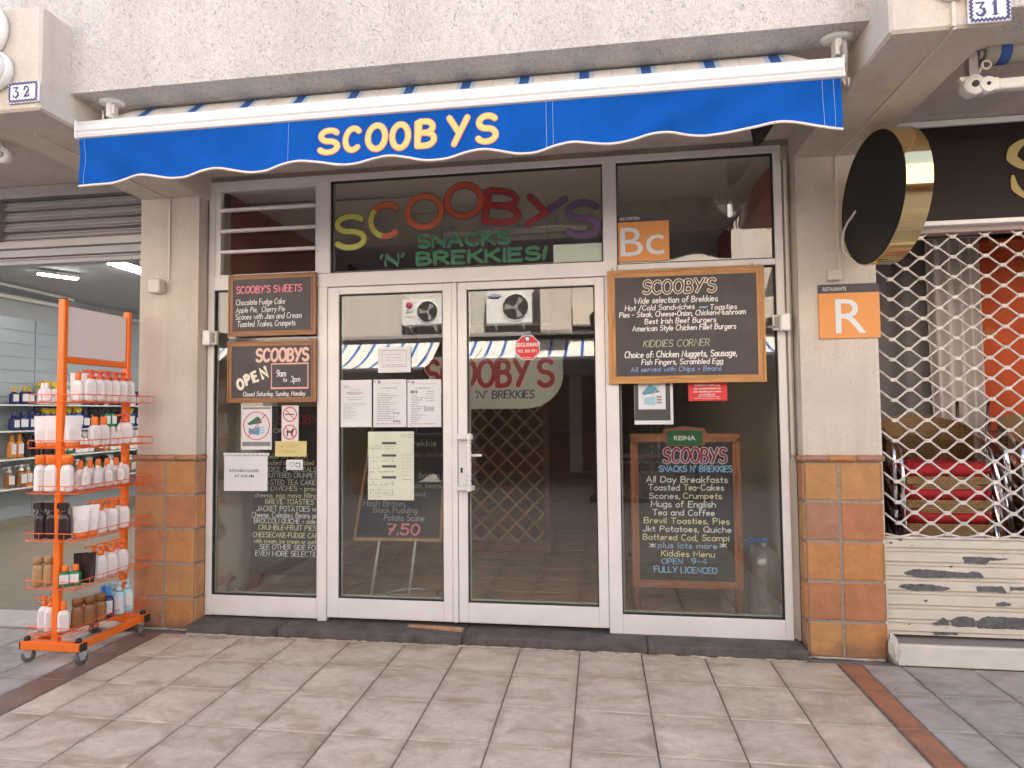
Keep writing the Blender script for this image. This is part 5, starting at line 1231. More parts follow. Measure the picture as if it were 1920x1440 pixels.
# bottles: one builder for every kind
def bottle(kind, body, cap, h=.17, w_=.03, d_=.02, lab_=True):
    """returns list of (part name, mesh)"""
    out = []
    b = MB()
    hb_ = h*.72
    if kind == 'tube':      # stands on its cap, crimped top
        def f(u, v):
            a = 2*pi*u; z = .03+(h-.03)*v; k = 1-v
            return (w_*(1+.15*v)*cos(a), d_*max(.04, k)*sin(a), z)
        b.grid(f, 16, 6); out.append(('body', b.mesh('body', body)))
        out.append(('cap', MB().lathe([(w_*.9, 0), (w_*.92, .03)], n=14, sy=d_/w_).mesh('cap', cap)))
    else:
        def f(u, v):
            a = 2*pi*u
            pr = [(0, 0), (.0, .97), (.04, 1), (.75, 1), (.90, .86), (1, .36)]
            # superellipse section
            ca, sa = cos(a), sin(a); e_ = .6
            r = 1/((abs(ca)**(2/e_)+abs(sa)**(2/e_))**(e_/2))
            k = 0
            for (t0, k0), (t1, k1) in zip(pr, pr[1:]):
                if v <= t1 or t1 == 1: k = k0+(k1-k0)*(v-t0)/max(1e-6, t1-t0); 
                if v <= t1: break
            return (w_*k*r*ca, d_*k*r*sa, hb_*v)
        b.grid(f, 16, 14); out.append(('body', b.mesh('body', body)))
        c = MB()
        if kind == 'pump':
            c.lathe([(w_*.5, hb_), (w_*.5, hb_+h*.09), (w_*.22, hb_+h*.11), (w_*.22, hb_+h*.2), (w_*.42, hb_+h*.21), (w_*.42, hb_+h*.26), (w_*.1, hb_+h*.28)], n=12)
            c.tube([(0, 0, hb_+h*.235), (-w_*1.2, 0, hb_+h*.24), (-w_*1.5, 0, hb_+h*.2)], w_*.14, 6)
        elif kind == 'spray':
            c.lathe([(w_*.5, hb_), (w_*.45, hb_+h*.08)], n=12)
            c.prism([(-w_*1.3, hb_+h*.2), (-w_*1.2, hb_+h*.13), (-w_*.4, hb_+h*.08), (w_*.5, hb_+h*.08), (w_*.75, hb_+h*.2), (w_*.4, hb_+h*.28), (-w_*1.2, hb_+h*.28)], -w_*.3, w_*.3)
            c.tube([(-w_*.7, 0, hb_+h*.12), (-w_*1.1, 0, hb_-h*.02)], w_*.12, 6)
        elif kind == 'cap':
            c.lathe([(w_*.5, hb_), (w_*.52, hb_+h*.02), (w_*.5, hb_+h*.2), (w_*.40, hb_+h*.27)], n=12)
        else:
            c.lathe([(w_*.92, hb_-.002), (w_*.92, hb_+h*.2), (w_*.84, hb_+h*.22)], n=16, sy=d_/w_)
        out.append(('cap', c.mesh('cap', cap)))
    if lab_ and body not in (M['bdk'], M['bbr'], M['btan']) or (lab_ and h > .205 and body is M['bbr']):
        l_ = MB(); l_.box(-w_*.72, w_*.72, -d_*1.03-.001, -d_*1.0, hb_*.25, hb_*.8)
        for i in range(4): l_.box(-w_*.6, w_*(.1+.15*((i*3) % 4)), -d_*1.03-.0016, -d_*1.03-.001, hb_*(.34+.10*i), hb_*(.355+.10*i), 1)
        out.append(('label', l_.mesh('label', [M['paper'] if body in (M['bdk'], M['bbl'], M['bbr'], M['bb2'], M['bgr'], M['bor']) else mat_cache('off_white_label', (.72, .68, .66)), M['tpk']])))
    return out
_mc = {}
def mat_cache(n, c):
    if n not in _mc: _mc[n] = mat(n, c, .5)
    return _mc[n]
def put(kindmesh, name, label, cat, x, y, z, rz=0, group=None, tilt=0, s=1):
    e = empty(name, label, cat, (x, y, z), group, rz); e.rotation_euler.x = tilt; e.scale = (s, s, s)
    for n_, me in kindmesh: inst(n_, me, e)
    return e
# ------------------------------------------------------------------ shelves on the left shop wall
ords = ('first', 'second', 'third', 'fourth', 'fifth', 'sixth', 'seventh', 'eighth', 'ninth', 'tenth', 'eleventh', 'twelfth', 'thirteenth', 'fourteenth', 'fifteenth', 'sixteenth', 'seventeenth', 'eighteenth', 'nineteenth', 'twentieth', 'twenty-first', 'twenty-second')
SHZ = (1.625, 1.285, .925, .545)
shn = ('top', 'second', 'third', 'lowest')
for k, z in enumerate(SHZ):
    s_ = empty('wall_shelf', '%s white shelf on the left shop wall' % shn[k], 'shelf', (LX0, 4.6, z))
    MB().box(.012, .30, -1.6, 2.4, -.018, 0, 0, .003).build('shelf_board', M['opal'], s_)
    b = MB()
    for y in (-1.4, -.2, 1.0, 2.2): b.prism([(-0, -.10), (-.0, -.018), (.22, -.018), (.22, -.03)], y, y+.01, plane='xz')
    b.build('bracket', M['roller'], s_)
K = {}
def kd(n, *a, **k): K[n] = bottle(*a, **k)
kd('navyyel', 'pump', M['bbl'], M['byl'], .19, .042, .03); kd('whiteyel', 'spray', M['bw'], M['byl'], .26, .05, .035)
kd('bluesp', 'spray', M['bb2'], M['byl'], .25, .05, .035); kd('navyw', 'cap', M['bbl'], M['bbl'], .20, .05, .035)
kd('amber', 'cap', M['bor'], M['bor'], .27, .042, .03); kd('darkred', 'spray', M['bdk'], M['bdk'], .25, .042, .03); kd('green', 'spray', M['bgr'], M['bdk'], .24, .045, .03)
kd('brownw', 'pump', M['bbr'], M['opal'], .23, .045, .035); kd('redw', 'pump', M['bor'], M['opal'], .24, .038, .03); kd('whitesp', 'spray', M['bw'], M['opal'], .26, .045, .03)
desc = {'navyyel': 'short navy bottle with yellow pump', 'whiteyel': 'white spray bottle with yellow trigger', 'bluesp': 'blue spray bottle with yellow trigger', 'navyw': 'navy bottle with dark cap', 'amber': 'amber bottle with tall cap',
    'darkred': 'dark brown spray bottle', 'green': 'green spray bottle with dark trigger', 'brownw': 'brown bottle with white pump', 'redw': 'reddish bottle with white pump', 'whitesp': 'white trigger spray bottle'}
lay_s = [['navyyel', 'navyyel', 'navyyel', 'whiteyel', 'whiteyel', 'whiteyel', 'whitesp', 'whitesp']+['whiteyel', 'navyw', 'navyyel', 'darkred', 'whiteyel', 'navyw', 'navyyel', 'bluesp'],
    ['navyw', 'navyw', 'navyw', 'navyw', 'bluesp', 'bluesp', 'bluesp', 'bluesp', 'bluesp', 'navyw', 'darkred', 'darkred', 'green', 'green', 'darkred', 'navyw'],
    ['amber', 'amber', 'darkred', 'darkred', 'darkred', 'darkred', 'green', 'green', 'whitesp', 'whitesp', 'whitesp', 'brownw', 'redw', 'whitesp', 'whitesp', 'bluesp'],
    ['brownw', 'brownw', 'redw', 'redw', 'redw', 'whitesp', 'whitesp', 'whitesp', 'brownw', 'green', 'whitesp', 'green', 'green', 'whitesp', 'green', 'green']]
for k, row in enumerate(lay_s):
    for i, n_ in enumerate((row+row[8:]+row[4:8])[:22]):
        put(K[n_], 'bottle', '%s, %s from the left on the %s wall shelf' % (desc[n_], ords[i], shn[k]), 'bottle', LX0+.20+random.uniform(-.03, .03), 3.50+i*.128+random.uniform(-.012, .012), SHZ[k]+.001, R(90+random.uniform(-12, 12)), 'bottles on the left shop shelves', s=random.uniform(1.15, 1.3))
# ------------------------------------------------------------------ orange display trolley
RX = -.478
rk = empty('display_trolley', 'orange wheeled display trolley of sun lotion bottles by the left pillar', 'display rack', (RX, .075, 0), None)
M['header'] = mat('header_panel', (.72, .67, .69), .45)
def rb(n, *a, m_='orange_metal', c=.004): return MB().box(a[0]-RX, a[1]-RX, a[2]-.075, a[3]-.075, a[4], a[5], 0, c).build(n, M[m_], rk)
for y in (-.20, .315):
    o = MB().box(-.022, .022, y-.075, y+.035-.075, .075, 2.19, 0, .005); o.build('post', M['orange_metal'], rk).location.x = (-.018)
    MB().box(-.020, .020, y+.002-.075, y+.033-.075, 2.190, 2.194).build('post_cap', M['gasket'], rk).location.x = -.018
rb('top_panel', -.506, -.488, -.163, .313, 1.842, 2.150, m_='header', c=.002); rb('cross_bar', -.511, -.480, -.163, .313, 1.80, 1.838)
for y0, y1 in ((-.21, -.16), (.31, .36)): rb('base_beam', -.715, -.318, y0, y1, .085, .135)
for x0, x1 in ((-.705, -.665), (-.365, -.325)): rb('base_rail', x0, x1, -.158, .308, .09, .13)
for x in (-.717, -.312):
    for y in (-.185, .335): rb('end_cap', x-.006, x+.006, y-.024, y+.024, .088, .132, m_='gasket', c=.002)
b = MB()
for x in (-.69, -.345):
    for y in (-.185, .335): b.lathe([(.017, .135), (.019, .145), (.012, .158), (.001, .162)], c=(x-RX, y-.075, 0), n=12)
b.build('knob', M['gasket'], rk)
for x in (-.70, -.345):
    for y, ang in ((-.165, -20), (.32, 35)):
        cw = bpy.data.objects.new('caster', None); COL.objects.link(cw); cw.parent = rk; cw.location = (x-RX, y-.075, .036); cw.rotation_euler.z = R(ang if x > -.5 else ang+150)
        b = MB(); b.lathe([(0, -.011), (.034, -.012), (.036, -.007), (.036, .007), (.034, .012), (0, .011)], ax='x', n=22, caps=False); b.build('wheel', M['rubber'], cw)
        b = MB(); b.lathe([(.011, -.014), (.011, .014)], ax='x', n=10); b.prism([(-.012, -.008), (.012, -.008), (.03, .04), (-.02, .04)], -.017, -.0145, plane='yz'); b.prism([(-.012, -.008), (.012, -.008), (.03, .04), (-.02, .04)], .0145, .017, plane='yz')
        b.box(-.017, .017, -.02, .03, .038, .042).box(-.012, .012, -.012, .012, .042, .049); b.build('fork', M['steel'], cw)
        if x < -.5: MB().box(-.008, .008, .03, .075, .036, .041, 0, .001).build('brake_lever', M['steel'], cw)
# wire baskets
TZ = (1.56, 1.285, 1.015, .735, .455, .185)
def basket(z):
    b = MB(); g = .0028
    X0, X1, Y0, Y1 = -.665-RX, -.325-RX, -.235-.075, .375-.075
    if z < .3: X0, X1 = -.64-RX, -.345-RX
    for zz in (z, z+.045): b.tube([(X0, Y0, zz), (X1, Y0, zz), (X1, Y1, zz), (X0, Y1, zz)], g, 5, closed=True)
    n = 6
    for i in range(n+1):
        y = Y0+(Y1-Y0)*i/n
        b.tube([(X0, y, z+.045), (X0, y, z), (X1, y, z), (X1, y, z+.045)], g*.8, 4)
    for i in range(1, 7): x = X0+(X1-X0)*i/7; b.tube([(x, Y0, z), (x, Y1, z)], g*.8, 4)
    for i in (.25, .75):
        x = X0+(X1-X0)*i; b.tube([(x, Y0, z), (x, Y0, z+.045)], g*.8, 4)
    return b.build('wire_tray', M['orange_wire'], rk)
for z in TZ: basket(z)
rb('price_tag', -.463, -.459, .30, .325, .41, .475, m_='paper', c=0)
# bottles in the trays
W = {'pumpc': bottle('pump', M['bw'], M['br'], .20, .034, .022), 'pumpo': bottle('pump', M['bw'], M['bo'], .205, .034, .022), 'capo': bottle('cap', M['bw'], M['bo'], .185, .030, .02),
     'big': bottle('wide', M['bw'], M['bo'], .24, .034, .026), 'tube': bottle('tube', M['bw'], M['bo'], .19, .040, .020), 'small': bottle('cap', M['bw'], M['bw'], .12, .022, .016), 'dark': bottle('spray', M['bdk'], M['bdk'], .22, .032, .024),
     'dtube': bottle('tube', M['bdk'], M['bdk'], .18, .034, .02), 'tan': bottle('wide', M['btan'], M['btan'], .19, .03, .022), 'brn': bottle('wide', M['bbr'], M['bbr'], .19, .034, .024), 'grn': bottle('cap', M['bgr'], M['bo'], .13, .032, .022),
     'navy': bottle('cap', M['bbl'], M['bbc'], .20, .034, .024), 'pale': bottle('pump', M['blb'], M['blb'], .21, .034, .024)}
wd_ = {'pumpc': 'white pump bottle with coral head', 'pumpo': 'white pump bottle with orange head', 'capo': 'white bottle with tapered orange cap', 'big': 'large white bottle with wide orange cap', 'tube': 'white lotion tube standing on its orange cap', 'small': 'small white bottle', 'dark': 'dark brown spray bottle',
     'dtube': 'black lotion tube', 'tan': 'tan bottle', 'brn': 'brown bottle', 'grn': 'small green bottle with orange cap', 'navy': 'navy bottle with blue cap', 'pale': 'pale blue pump bottle'}
trn = ('top', 'second', 'third', 'fourth', 'fifth', 'lowest')
xr, xm, xl_ = -.375, -.435, -.60
ys6 = [-.10+.063*i for i in range(7)]
trays = [[('pumpc', xr, y) for y in ys6[:6]]+[('pumpc', xm, y+.02) for y in ys6[1:6]]+[('small', -.62, -.19), ('small', -.585, -.19), ('small', -.55, -.15), ('capo', -.42, -.15), ('tube', xl_, .05), ('tube', xl_, .15)],
    [('tube', -.60, -.20), ('tube', -.54, -.19), ('tube', -.40, -.19), ('tube', -.46, -.15), ('capo', xr, -.06), ('capo', xr, .01), ('small', xr, .08), ('small', xr, .13), ('pumpc', xr, .20), ('pumpc', xm, .24), ('capo', xm, .0), ('capo', xm, .07)],
    [('big', -.60, -.205), ('big', -.535, -.20), ('big', -.425, -.20), ('capo', xm, -.10), ('capo', xm, -.03), ('capo', xm, .04), ('capo', xm, .11), ('capo', xm, .18), ('small', xr, -.12), ('small', xr, -.04), ('small', xr, .06), ('small', xr, .16), ('capo', xm, .25)],
    [('dark', -.60, -.20), ('dark', -.535, -.19), ('dark', -.435, -.20), ('tube', -.40, -.13), ('tube', -.385, -.07), ('pumpo', xr, .0), ('pumpo', xm, .02), ('pumpo', xr, .09), ('pumpo', xm, .11), ('pumpo', xr, .18), ('pumpo', xm, .20)],
    [('tan', -.61, -.20), ('tan', -.555, -.18), ('grn', -.44, -.19), ('grn', -.40, -.16), ('dtube', -.43, -.09), ('dtube', -.38, -.08), ('pumpo', xr, -.0), ('pumpo', xm, .02), ('pumpo', xr, .09), ('pumpo', xm, .11), ('pumpo', xr, .18), ('pumpo', xm, .20)],
    [('pumpo', -.60, -.16), ('pumpo', -.55, -.17), ('capo', -.45, -.18), ('brn', -.43, -.10), ('brn', -.40, -.05), ('brn', -.38, .01), ('navy', -.385, .08), ('navy', -.44, .10), ('pale', -.37, .15), ('pale', -.43, .17), ('pale', -.37, .22)]]
for k, tr in enumerate(trays):
    for i, (n_, x, y) in enumerate(tr):
        sd_ = lambda xx: 'right' if xx > -.41 else ('left' if xx < -.5 else 'middle')
        side = sd_(x); same = sorted([j for j in range(len(tr)) if sd_(tr[j][1]) == side], key=lambda q_: (tr[q_][2], tr[q_][1]))
        L = '%s, %s from front, %s of %s tray' % (wd_[n_], ords[same.index(i)], side, trn[k])
        t_ = R(-14) if n_ == 'small' and k == 0 else 0
        put(W[n_], 'lotion_bottle', L, 'bottle', x+random.uniform(-.004, .004), y, TZ[k]+.003+(.03 if n_ == 'small' and k == 2 else 0), R(random.uniform(20, 70)), 'sun lotion bottles on the orange trolley', t_)
# ------------------------------------------------------------------ right shop: step, rolling grille, curtains, stacked chairs, signs
rs = empty('right_shop_interior', None, None); tag(rs, kind='structure')
MB().box(4.39, 8.5, .62, 3.0, 0, .10).build('shop_floor', M['lam'], rs)
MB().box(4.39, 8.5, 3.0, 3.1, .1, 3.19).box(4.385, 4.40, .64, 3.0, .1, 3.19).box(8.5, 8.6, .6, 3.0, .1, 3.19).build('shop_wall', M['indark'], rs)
p = empty('shop_step', 'white painted step with peeling patches below the grille', 'step', (6.2, .45, 0))
MB().box(4.405-6.2, 8.5-6.2, .37-.45, .40-.45, .001, .122, 0, .006).build('riser', M['peel2'] if 'peel2' in M else peeling('step_paint', (.62, .585, .53), (.20, .18, .16), .74), p, bevel=.003)
MB().box(4.385-6.2, 8.5-6.2, .401-.45, .66-.45, .001, .118).build('tread', varied('step_top', (.27, .235, .215), .7, .1, 8), p)
rr = random.Random(5)
def lump(u, v):
    a = 2*pi*u; t = pi*v
    k = 1+.35*sin(a*3+v*9)+.2*sin(a*7+v*4)
    return (.026*k*sin(t)*cos(a), .022*k*sin(t)*sin(a), .085*cos(t)*(1+.2*sin(a*2)))
o = MB().grid(lump, 20, 14).build('mortar_patch', varied('white_mortar', (.58, .54, .49), .9, .15, 40, 80, .6)); o.location = (4.392, .392, .085); o.rotation_euler = (R(6), R(-10), 0)
tag(o, 'lump of white filler between the tiled pillar and the white step', 'filler')
gr = empty('rolling_grille', 'white lattice rolling grille with peeling solid slats at the bottom', 'grille', (6.4, .5, .12)); GX, GY, GZ = 6.4, .5, .12
zz = [.135, .205, .288, .373, .455, .540, .622, .700]
GR = 8.45
for i, (z0, z1) in enumerate(zip(zz, zz[1:])):
    P = [(-.0+.004, z0-GZ), (.022, z0-GZ), (.022, z1-GZ), (.004, z1-GZ), (-.001, z1-.004-GZ), (-.010, z1-.012-GZ), (-.011, z0+.030-GZ), (-.001, z0+.020-GZ), (.001, z0+.017-GZ), (-.009, z0+.014-GZ), (-.009, z0+.005-GZ), (.004, z0+.001-GZ)]
    MB().prism(P, 4.402-GX, GR-GX, plane='yz').build('slat', M['peel'], gr)
PT = [[(810,318),(1000,318),(1270,338),(1120,355),(1075,352),(1030,385),(840,378)],
 [(268,465),(340,438),(430,432),(700,455),(860,465),(900,452),(985,465),(1020,515),(930,515),(700,512),(460,510),(300,490)],
 [(215,600),(260,572),(480,572),(690,600),(705,618),(640,635),(380,635),(280,615)],[(940,592),(1190,595),(1230,655),(950,638)],[(1255,600),(1390,600),(1450,640),(1300,630),(1260,638)],
 [(540,930),(600,915),(637,880),(690,925),(700,955),(560,955)],[(700,915),(770,875),(830,868),(920,890),(940,930),(930,972),(760,970),(720,945)],[(950,930),(1000,885),(1060,872),(1390,890),(1500,900),(1500,985),(1390,995),(960,985)],[(450,718),(500,718),(478,748)],[(1130,745),(1200,738),(1275,755),(1260,778),(1135,778)],
 [(540,1022),(600,1018),(780,1025),(770,1045),(560,1048)],[(328,215),(372,205),(350,218)],[(690,405),(735,403),(715,418)],[(310,940),(335,935),(328,955)]]
bm = varied('bare_metal', (.105, .105, .11), .6, .45, 30)
for k_, P_ in enumerate(PT):
    rr_ = random.Random(k_); W_ = []
    for i in range(len(P_)):
        a_, c_ = P_[i], P_[(i+1) % len(P_)]; n_ = max(1, int(math.dist(a_, c_)/22))
        for j in range(n_):
            t_ = j/n_; W_.append((a_[0]+(c_[0]-a_[0])*t_+rr_.uniform(-4, 4), a_[1]+(c_[1]-a_[1])*t_+rr_.uniform(-4, 4)))
    W_ = [at(1640+x/4.964, 980+y/4.964, 1, .489) for x, y in W_]
    MB().prism([(q_.x-GX, q_.z-GZ) for q_ in W_][::-1], -.0118, -.0108).build('bare_metal_patch', bm, gr)
MB().box(4.41-GX, GR-GX, -.014, .02, .700-GZ, .712-GZ, 0, .003).build('rail', M['grille'], gr)
MB().box(4.384-GX, 4.404-GX, -.02, .03, .125-GZ, 2.62-GZ, 0, .002).build('guide', M['grille'], gr)
# lattice: zigzag flat wires joined by clips
PX, PZ = .178, .122
lat = MB(); cl = MB(); nclip = 0
x_first = 4.577-PX; rown = int((2.60-.705)/(PZ/2))
def node(i, r):  # column i, half-row r
    return 4.577+PX*i+(PX/2 if r % 2 else 0), 2.317-.5*PZ*r
wires = []
ncols = int((GR-4.4)/PX)
rmax = int((2.317-.712)/(PZ/2)); rmin = -4
for r in range(rmin, rmax+1):
    # each wire runs between half rows r and r+1 as a zigzag
    pts = []
    for i in range(-1, ncols):
        xa, za = node(i, r); xb, zb2 = node(i, r+1)
        s = .014
        if r % 2 == 0:
            seq = [(xa-s, za-.004), (xa+s, za-.004), (xb-s, zb2+.004), (xb+s, zb2+.004)]
        else:
            xb2, zb3 = node(i+1, r+1)
            seq = [(xa-s, za-.004), (xa+s, za-.004), (xb2-s, zb3+.004), (xb2+s, zb3+.004)]
        pts += seq
    pts = [(x, z) for x, z in pts if 4.404 < x < GR-.02]
    if za < .70: continue
    jit = random.uniform(-.0015, .0015)
    lo = [(x-GX, random.uniform(-.001, .001), max(z, .712)-GZ) for x, z in pts]
    MB().tube(lo, .0062, 6, axis=(0, 1, 0)).build('lattice_wire', M['grille'], gr)
cm = MB().box(-.0185, .0185, -.010, .010, -.011, .011, 0, .003).mesh('clip', M['grille'])
cnt = 0
for r in range(rmin, rmax+2):
    for i in range(-1, ncols):
        x, z = node(i, r)
        if 4.41 < x < GR-.03 and .70 < z < 2.56:
            if x < 5.7: inst('clip', cm, gr, (x-GX, 0, z-GZ)); cnt += 1
            else: cl.box(x-.0185-GX, x+.0185-GX, -.010, .010, z-.011-GZ, z+.011-GZ)
tag(cl.build('far_clips', M['grille'], gr), kind='stuff')
MB().box(4.384-GX, GR-GX, -.03, .06, 2.52-GZ, 2.575-GZ, 0, .004).build('head_rail', mat('dusty_pink_rail', (.36, .29, .27), .6), gr)
# curtains
def curtain(name, lab, x0, x1, z0, z1, y, m_, amp, n, taper=0):
    e = empty(name, lab, 'curtain', ((x0+x1)/2, y, z0)); w_ = x1-x0
    def f(u, v):
        k = 1-taper*(1-v)**1.5 
        x = -w_/2+w_*u if taper <= 0 else (-w_/2+w_*u)*k
        return (x, amp*sin(2*pi*n*u+1.3*sin(v*2+u*5))*(1.15-.3*v), (z1-z0)*v)
    MB().grid(f, int(n*10), 10).build('cloth', m_, e); MB().tube([(-w_/2, 0, z1-z0+.01), (w_/2, 0, z1-z0+.01)], .008, 6).build('hem', m_, e); return e
curtain('curtain', 'dark grey curtain behind the grille beside the right pillar', 4.42, at(1752,600,1,1.42).x, .95, 2.7, 1.42, M['sheerd'], .022, 4)
curtain('curtain', 'light grey sheer curtain in the middle behind the grille', at(1742,600,1,1.36).x, at(1842,600,1,1.36).x, .80, 2.7, 1.36, M['sheer'], .026, 5, .12)
rc = mat('red_curtain_cloth', (.38, .055, .015), .75); v = coords(rc); vn = N(rc, 'ShaderNodeTexVoronoi'); vn.feature = 'DISTANCE_TO_EDGE'; vn.inputs['Scale'].default_value = 5.0
nn_ = N(rc, 'ShaderNodeTexNoise'); nn_.inputs['Scale'].default_value = 6; rc.node_tree.links.new(v, nn_.inputs['Vector'])
ad_ = N(rc, 'ShaderNodeVectorMath', operation='MULTIPLY_ADD'); rc.node_tree.links.new(nn_.outputs['Color'], ad_.inputs[0]); ad_.inputs[1].default_value = (.25, .25, .25); rc.node_tree.links.new(v, ad_.inputs[2]); rc.node_tree.links.new(ad_.outputs[0], vn.inputs['Vector'])
msk = ramp(rc, vn.outputs['Distance'], [(.015, 1.0), (.035, 0.0)]); gate = ramp(rc, noise(rc, v, 2.2, 3), [(.52, 0.0), (.6, .7)])
cc_ = mix(rc, (0, 0, 0), msk, gate); setc(rc, mix(rc, ramp(rc, noise(rc, v, 3, 5), [(.3, (.50, .068, .016)), (.7, (.66, .11, .028))]), (.55, .25, .08), cc_))
curtain('curtain', 'orange red patterned curtain at the right behind the grille', at(1826,600,1,1.46).x, 7.6, .92, 2.7, 1.46, rc, .02, 6)
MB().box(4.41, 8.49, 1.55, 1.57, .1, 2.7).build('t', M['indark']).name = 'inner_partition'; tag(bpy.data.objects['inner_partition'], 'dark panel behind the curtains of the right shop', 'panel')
# stacked wicker chairs
def wchair(x, y, z, lab, rz=0):
    c = empty('wicker_chair', lab, 'chair', (x, y, z), 'stacked wicker chairs behind the grille', rz)
    MB().box(-.245, .245, -.24, .22, .352, .442, 0, .03).build('seat_cushion', M['cush'], c, bevel=.012)
    b = MB(); b.grid(lambda u, v: (.255*cos(pi+pi*u)*1.0 if False else (-.26+.52*u), -.245+.05*(2*u-1)**2, .28+.075*v), 12, 2); b.box(-.25, .25, -.23, .22, .30, .355, 0, .01); b.build('wicker_apron', M['wick'], c)
    def back(u, v):
        a = R(-10+200*u); r = .27
        return (r*cos(a), .02+r*sin(a)*.9, .44+(.20+.10*sin(pi*u))*v)
    MB().grid(back, 20, 6).build('wicker_back', M['wick'], c)
    for s in (-1, 1):
        MB().tube([(s*.30, -.27, 0), (s*.27, -.245, .36), (s*.26, -.20, .52), (s*.27, -.05, .60), (s*.27, .12, .62)], .0115, 10).build('leg', M['chrome'], c)
        MB().tube([(s*.31, .24, 0), (s*.285, .2, .4), (s*.27, .16, .85)], .0115, 10).build('leg', M['chrome'], c)
        MB().tube([(s*.30, -.10, .62), (s*.32, -.24, .52), (s*.33, -.26, .30)], .016, 10).build('armrest', M['chrome'], c)
    return c
for sx, col in ((4.885, 'left'), (5.62, 'right')):
    for k in range(5): wchair(sx+.0*k, .95, .10+.147*k, '%s wicker chair of the %s stack behind the grille' % (('bottom', 'second', 'middle', 'fourth', 'top')[k], col))
# fascia and round sign
fp = empty('fascia_sign', 'dark brown fascia sign with gold script letter over the grille', 'sign', (6.4, .5, 2.9))
MB().box(4.40-6.4, 8.45-6.4, -.06, .06, 2.582-2.9, 3.150-2.9, 0, .004).build('panel', varied('fascia_brown', (.018, .010, .009), .5, .1, 2, spec=.2), fp)
MB().box(4.40-6.4, 8.45-6.4, -.075, .02, 3.151-2.9, 3.186-2.9, 0, .003).box(4.40-6.4, 8.45-6.4, -.078, .02, 2.553-2.9, 2.580-2.9, 0, .003).build('trim', M['opal'], fp)
b = MB()
def sc(pts, wds):
    Pp = smooth([( (at(x, y, 1, .43).x-6.4), at(x, y, 1, .43).z-2.9) for x, y in pts], 5)
    n = len(Pp); V = []; F = []
    for i, (x, z) in enumerate(Pp):
        a = Pp[max(0, i-1)]; c = Pp[min(n-1, i+1)]; d = Vector((c[0]-a[0], c[1]-a[1])).normalized(); t = i/(n-1)*(len(wds)-1); j = min(int(t), len(wds)-2); w_ = wds[j]+(wds[j+1]-wds[j])*(t-j)
        V += [(x-d.y*w_, -.066, z+d.x*w_), (x, -.067, z), (x+d.y*w_, -.066, z-d.x*w_)]
    for i in range(n-1): F += [[i*3, i*3+1, i*3+4, i*3+3], [i*3+1, i*3+2, i*3+5, i*3+4]]
    b.add(V, F)
sc([(1960, 268), (1925, 264), (1902, 280), (1898, 296), (1915, 308), (1945, 315), (1975, 335), (1960, 360), (1925, 368), (1905, 352), (1900, 328)], [.004, .016, .028, .030, .024, .016, .014, .010, .012, .022, .006])
b.build('script_letter', M['gold'], fp)
rdp = empty('round_sign', 'round projecting sign with black face and polished brass rim', 'sign', (4.50, .30, 2.705))
rad = .36; n = 64
y_off = 0
prof = [(rad, -.082), (rad, .082)]
MB().lathe([(rad+.002, -.060), (rad+.002, .060)], ax='x', n=96, caps=False).lathe([(rad-.004, -.060), (rad+.002, -.060)], ax='x', n=96, caps=False).build('rim', M['brass'], rdp)
MB().lathe([(0.001, -.057), (rad-.003, -.057)], ax='x', n=64, caps=False).lathe([(0.001, .057), (rad-.003, .057)], ax='x', n=64, caps=False).build('face', varied('black_vinyl', (.014, .013, .014), .5, .4, 6, spec=.25), rdp)
rdp.location = (4.26, .030, 2.605)
rdp.scale = (1, 1.10, .965)
MB().tube([(-.060, .19, -.31), (-.072, .25, -.26), (-.080, .30, -.20), (-.080, .31, -.14), (-.078, .295, -.08), (-.07, .26, -.04), (-.064, .21, -.02), (-.058, .18, .0)], .007, 8).build('cable', M['plastic'], rdp)
MB().box(-.03, .03, .33, .40, -.03, .03).build('fixing_arm', M['gasket'], rdp)
b = MB()
for y, z in ((-.28, -.2), (-.24, .26)): b.lathe([(.006, 0), (.001, .003)], c=(-.02, y, z), n=8)
b.build('screw', M['grey'], rdp)
# rolled awning and arm at the upper right
ra = empty('rolled_awning', 'rolled striped awning with white folded arm at the upper right', 'awning', (6.5, -.30, 2.95))
YR = -.30
def L_(x, y, Y=YR): q_ = at(x, y, 1, Y); return (q_.x-6.5, Y-YR, q_.z-2.95)
c0 = L_(1850, 102); 
MB().tube([(c0[0]-.02, c0[1], c0[2]), (2.0, c0[1], c0[2])], .052, 20).build('roller', mat('awning_roll', (.42, .40, .34), .8), ra)
MB().tube([(c0[0]+.035, c0[1], c0[2]), (c0[0]+.085, c0[1], c0[2])], .0535, 20).build('blue_stripe', mat('stripe_blue', (.02, .07, .25), .8), ra)
MB().tube([(c0[0]-.045, c0[1], c0[2]), (c0[0]-.02, c0[1], c0[2])], .030, 14).build('roller_end', M['roller'], ra)
a0 = L_(1868, 160)
MB().box(a0[0]+.0, 2.0, a0[1]-.022, a0[1]+.022, a0[2]-.026, a0[2]+.026, 0, .006).build('arm', M['bar'], ra)
MB().box(a0[0]-.035, a0[0]+.004, a0[1]-.026, a0[1]+.026, a0[2]-.030, a0[2]+.030, 0, .006).build('arm_socket', M['opal'], ra)
j0 = L_(1822, 163)
MB().lathe([(.001, -.03), (.046, -.03), (.048, -.02), (.048, .02), (.046, .03), (.001, .03)], c=(j0[0], j0[1], j0[2]), ax='y', n=24, caps=False).build('elbow', M['opal'], ra)
MB().lathe([(.016, -.036), (.016, .036)], c=(j0[0], j0[1], j0[2]), ax='y', n=14).build('bolt', M['gasket'], ra)
j1 = L_(1846, 163)
MB().lathe([(.036, -.034), (.036, .034)], c=(j1[0], j1[1], j1[2]), ax='y', n=20).build('elbow', M['bar'], ra)
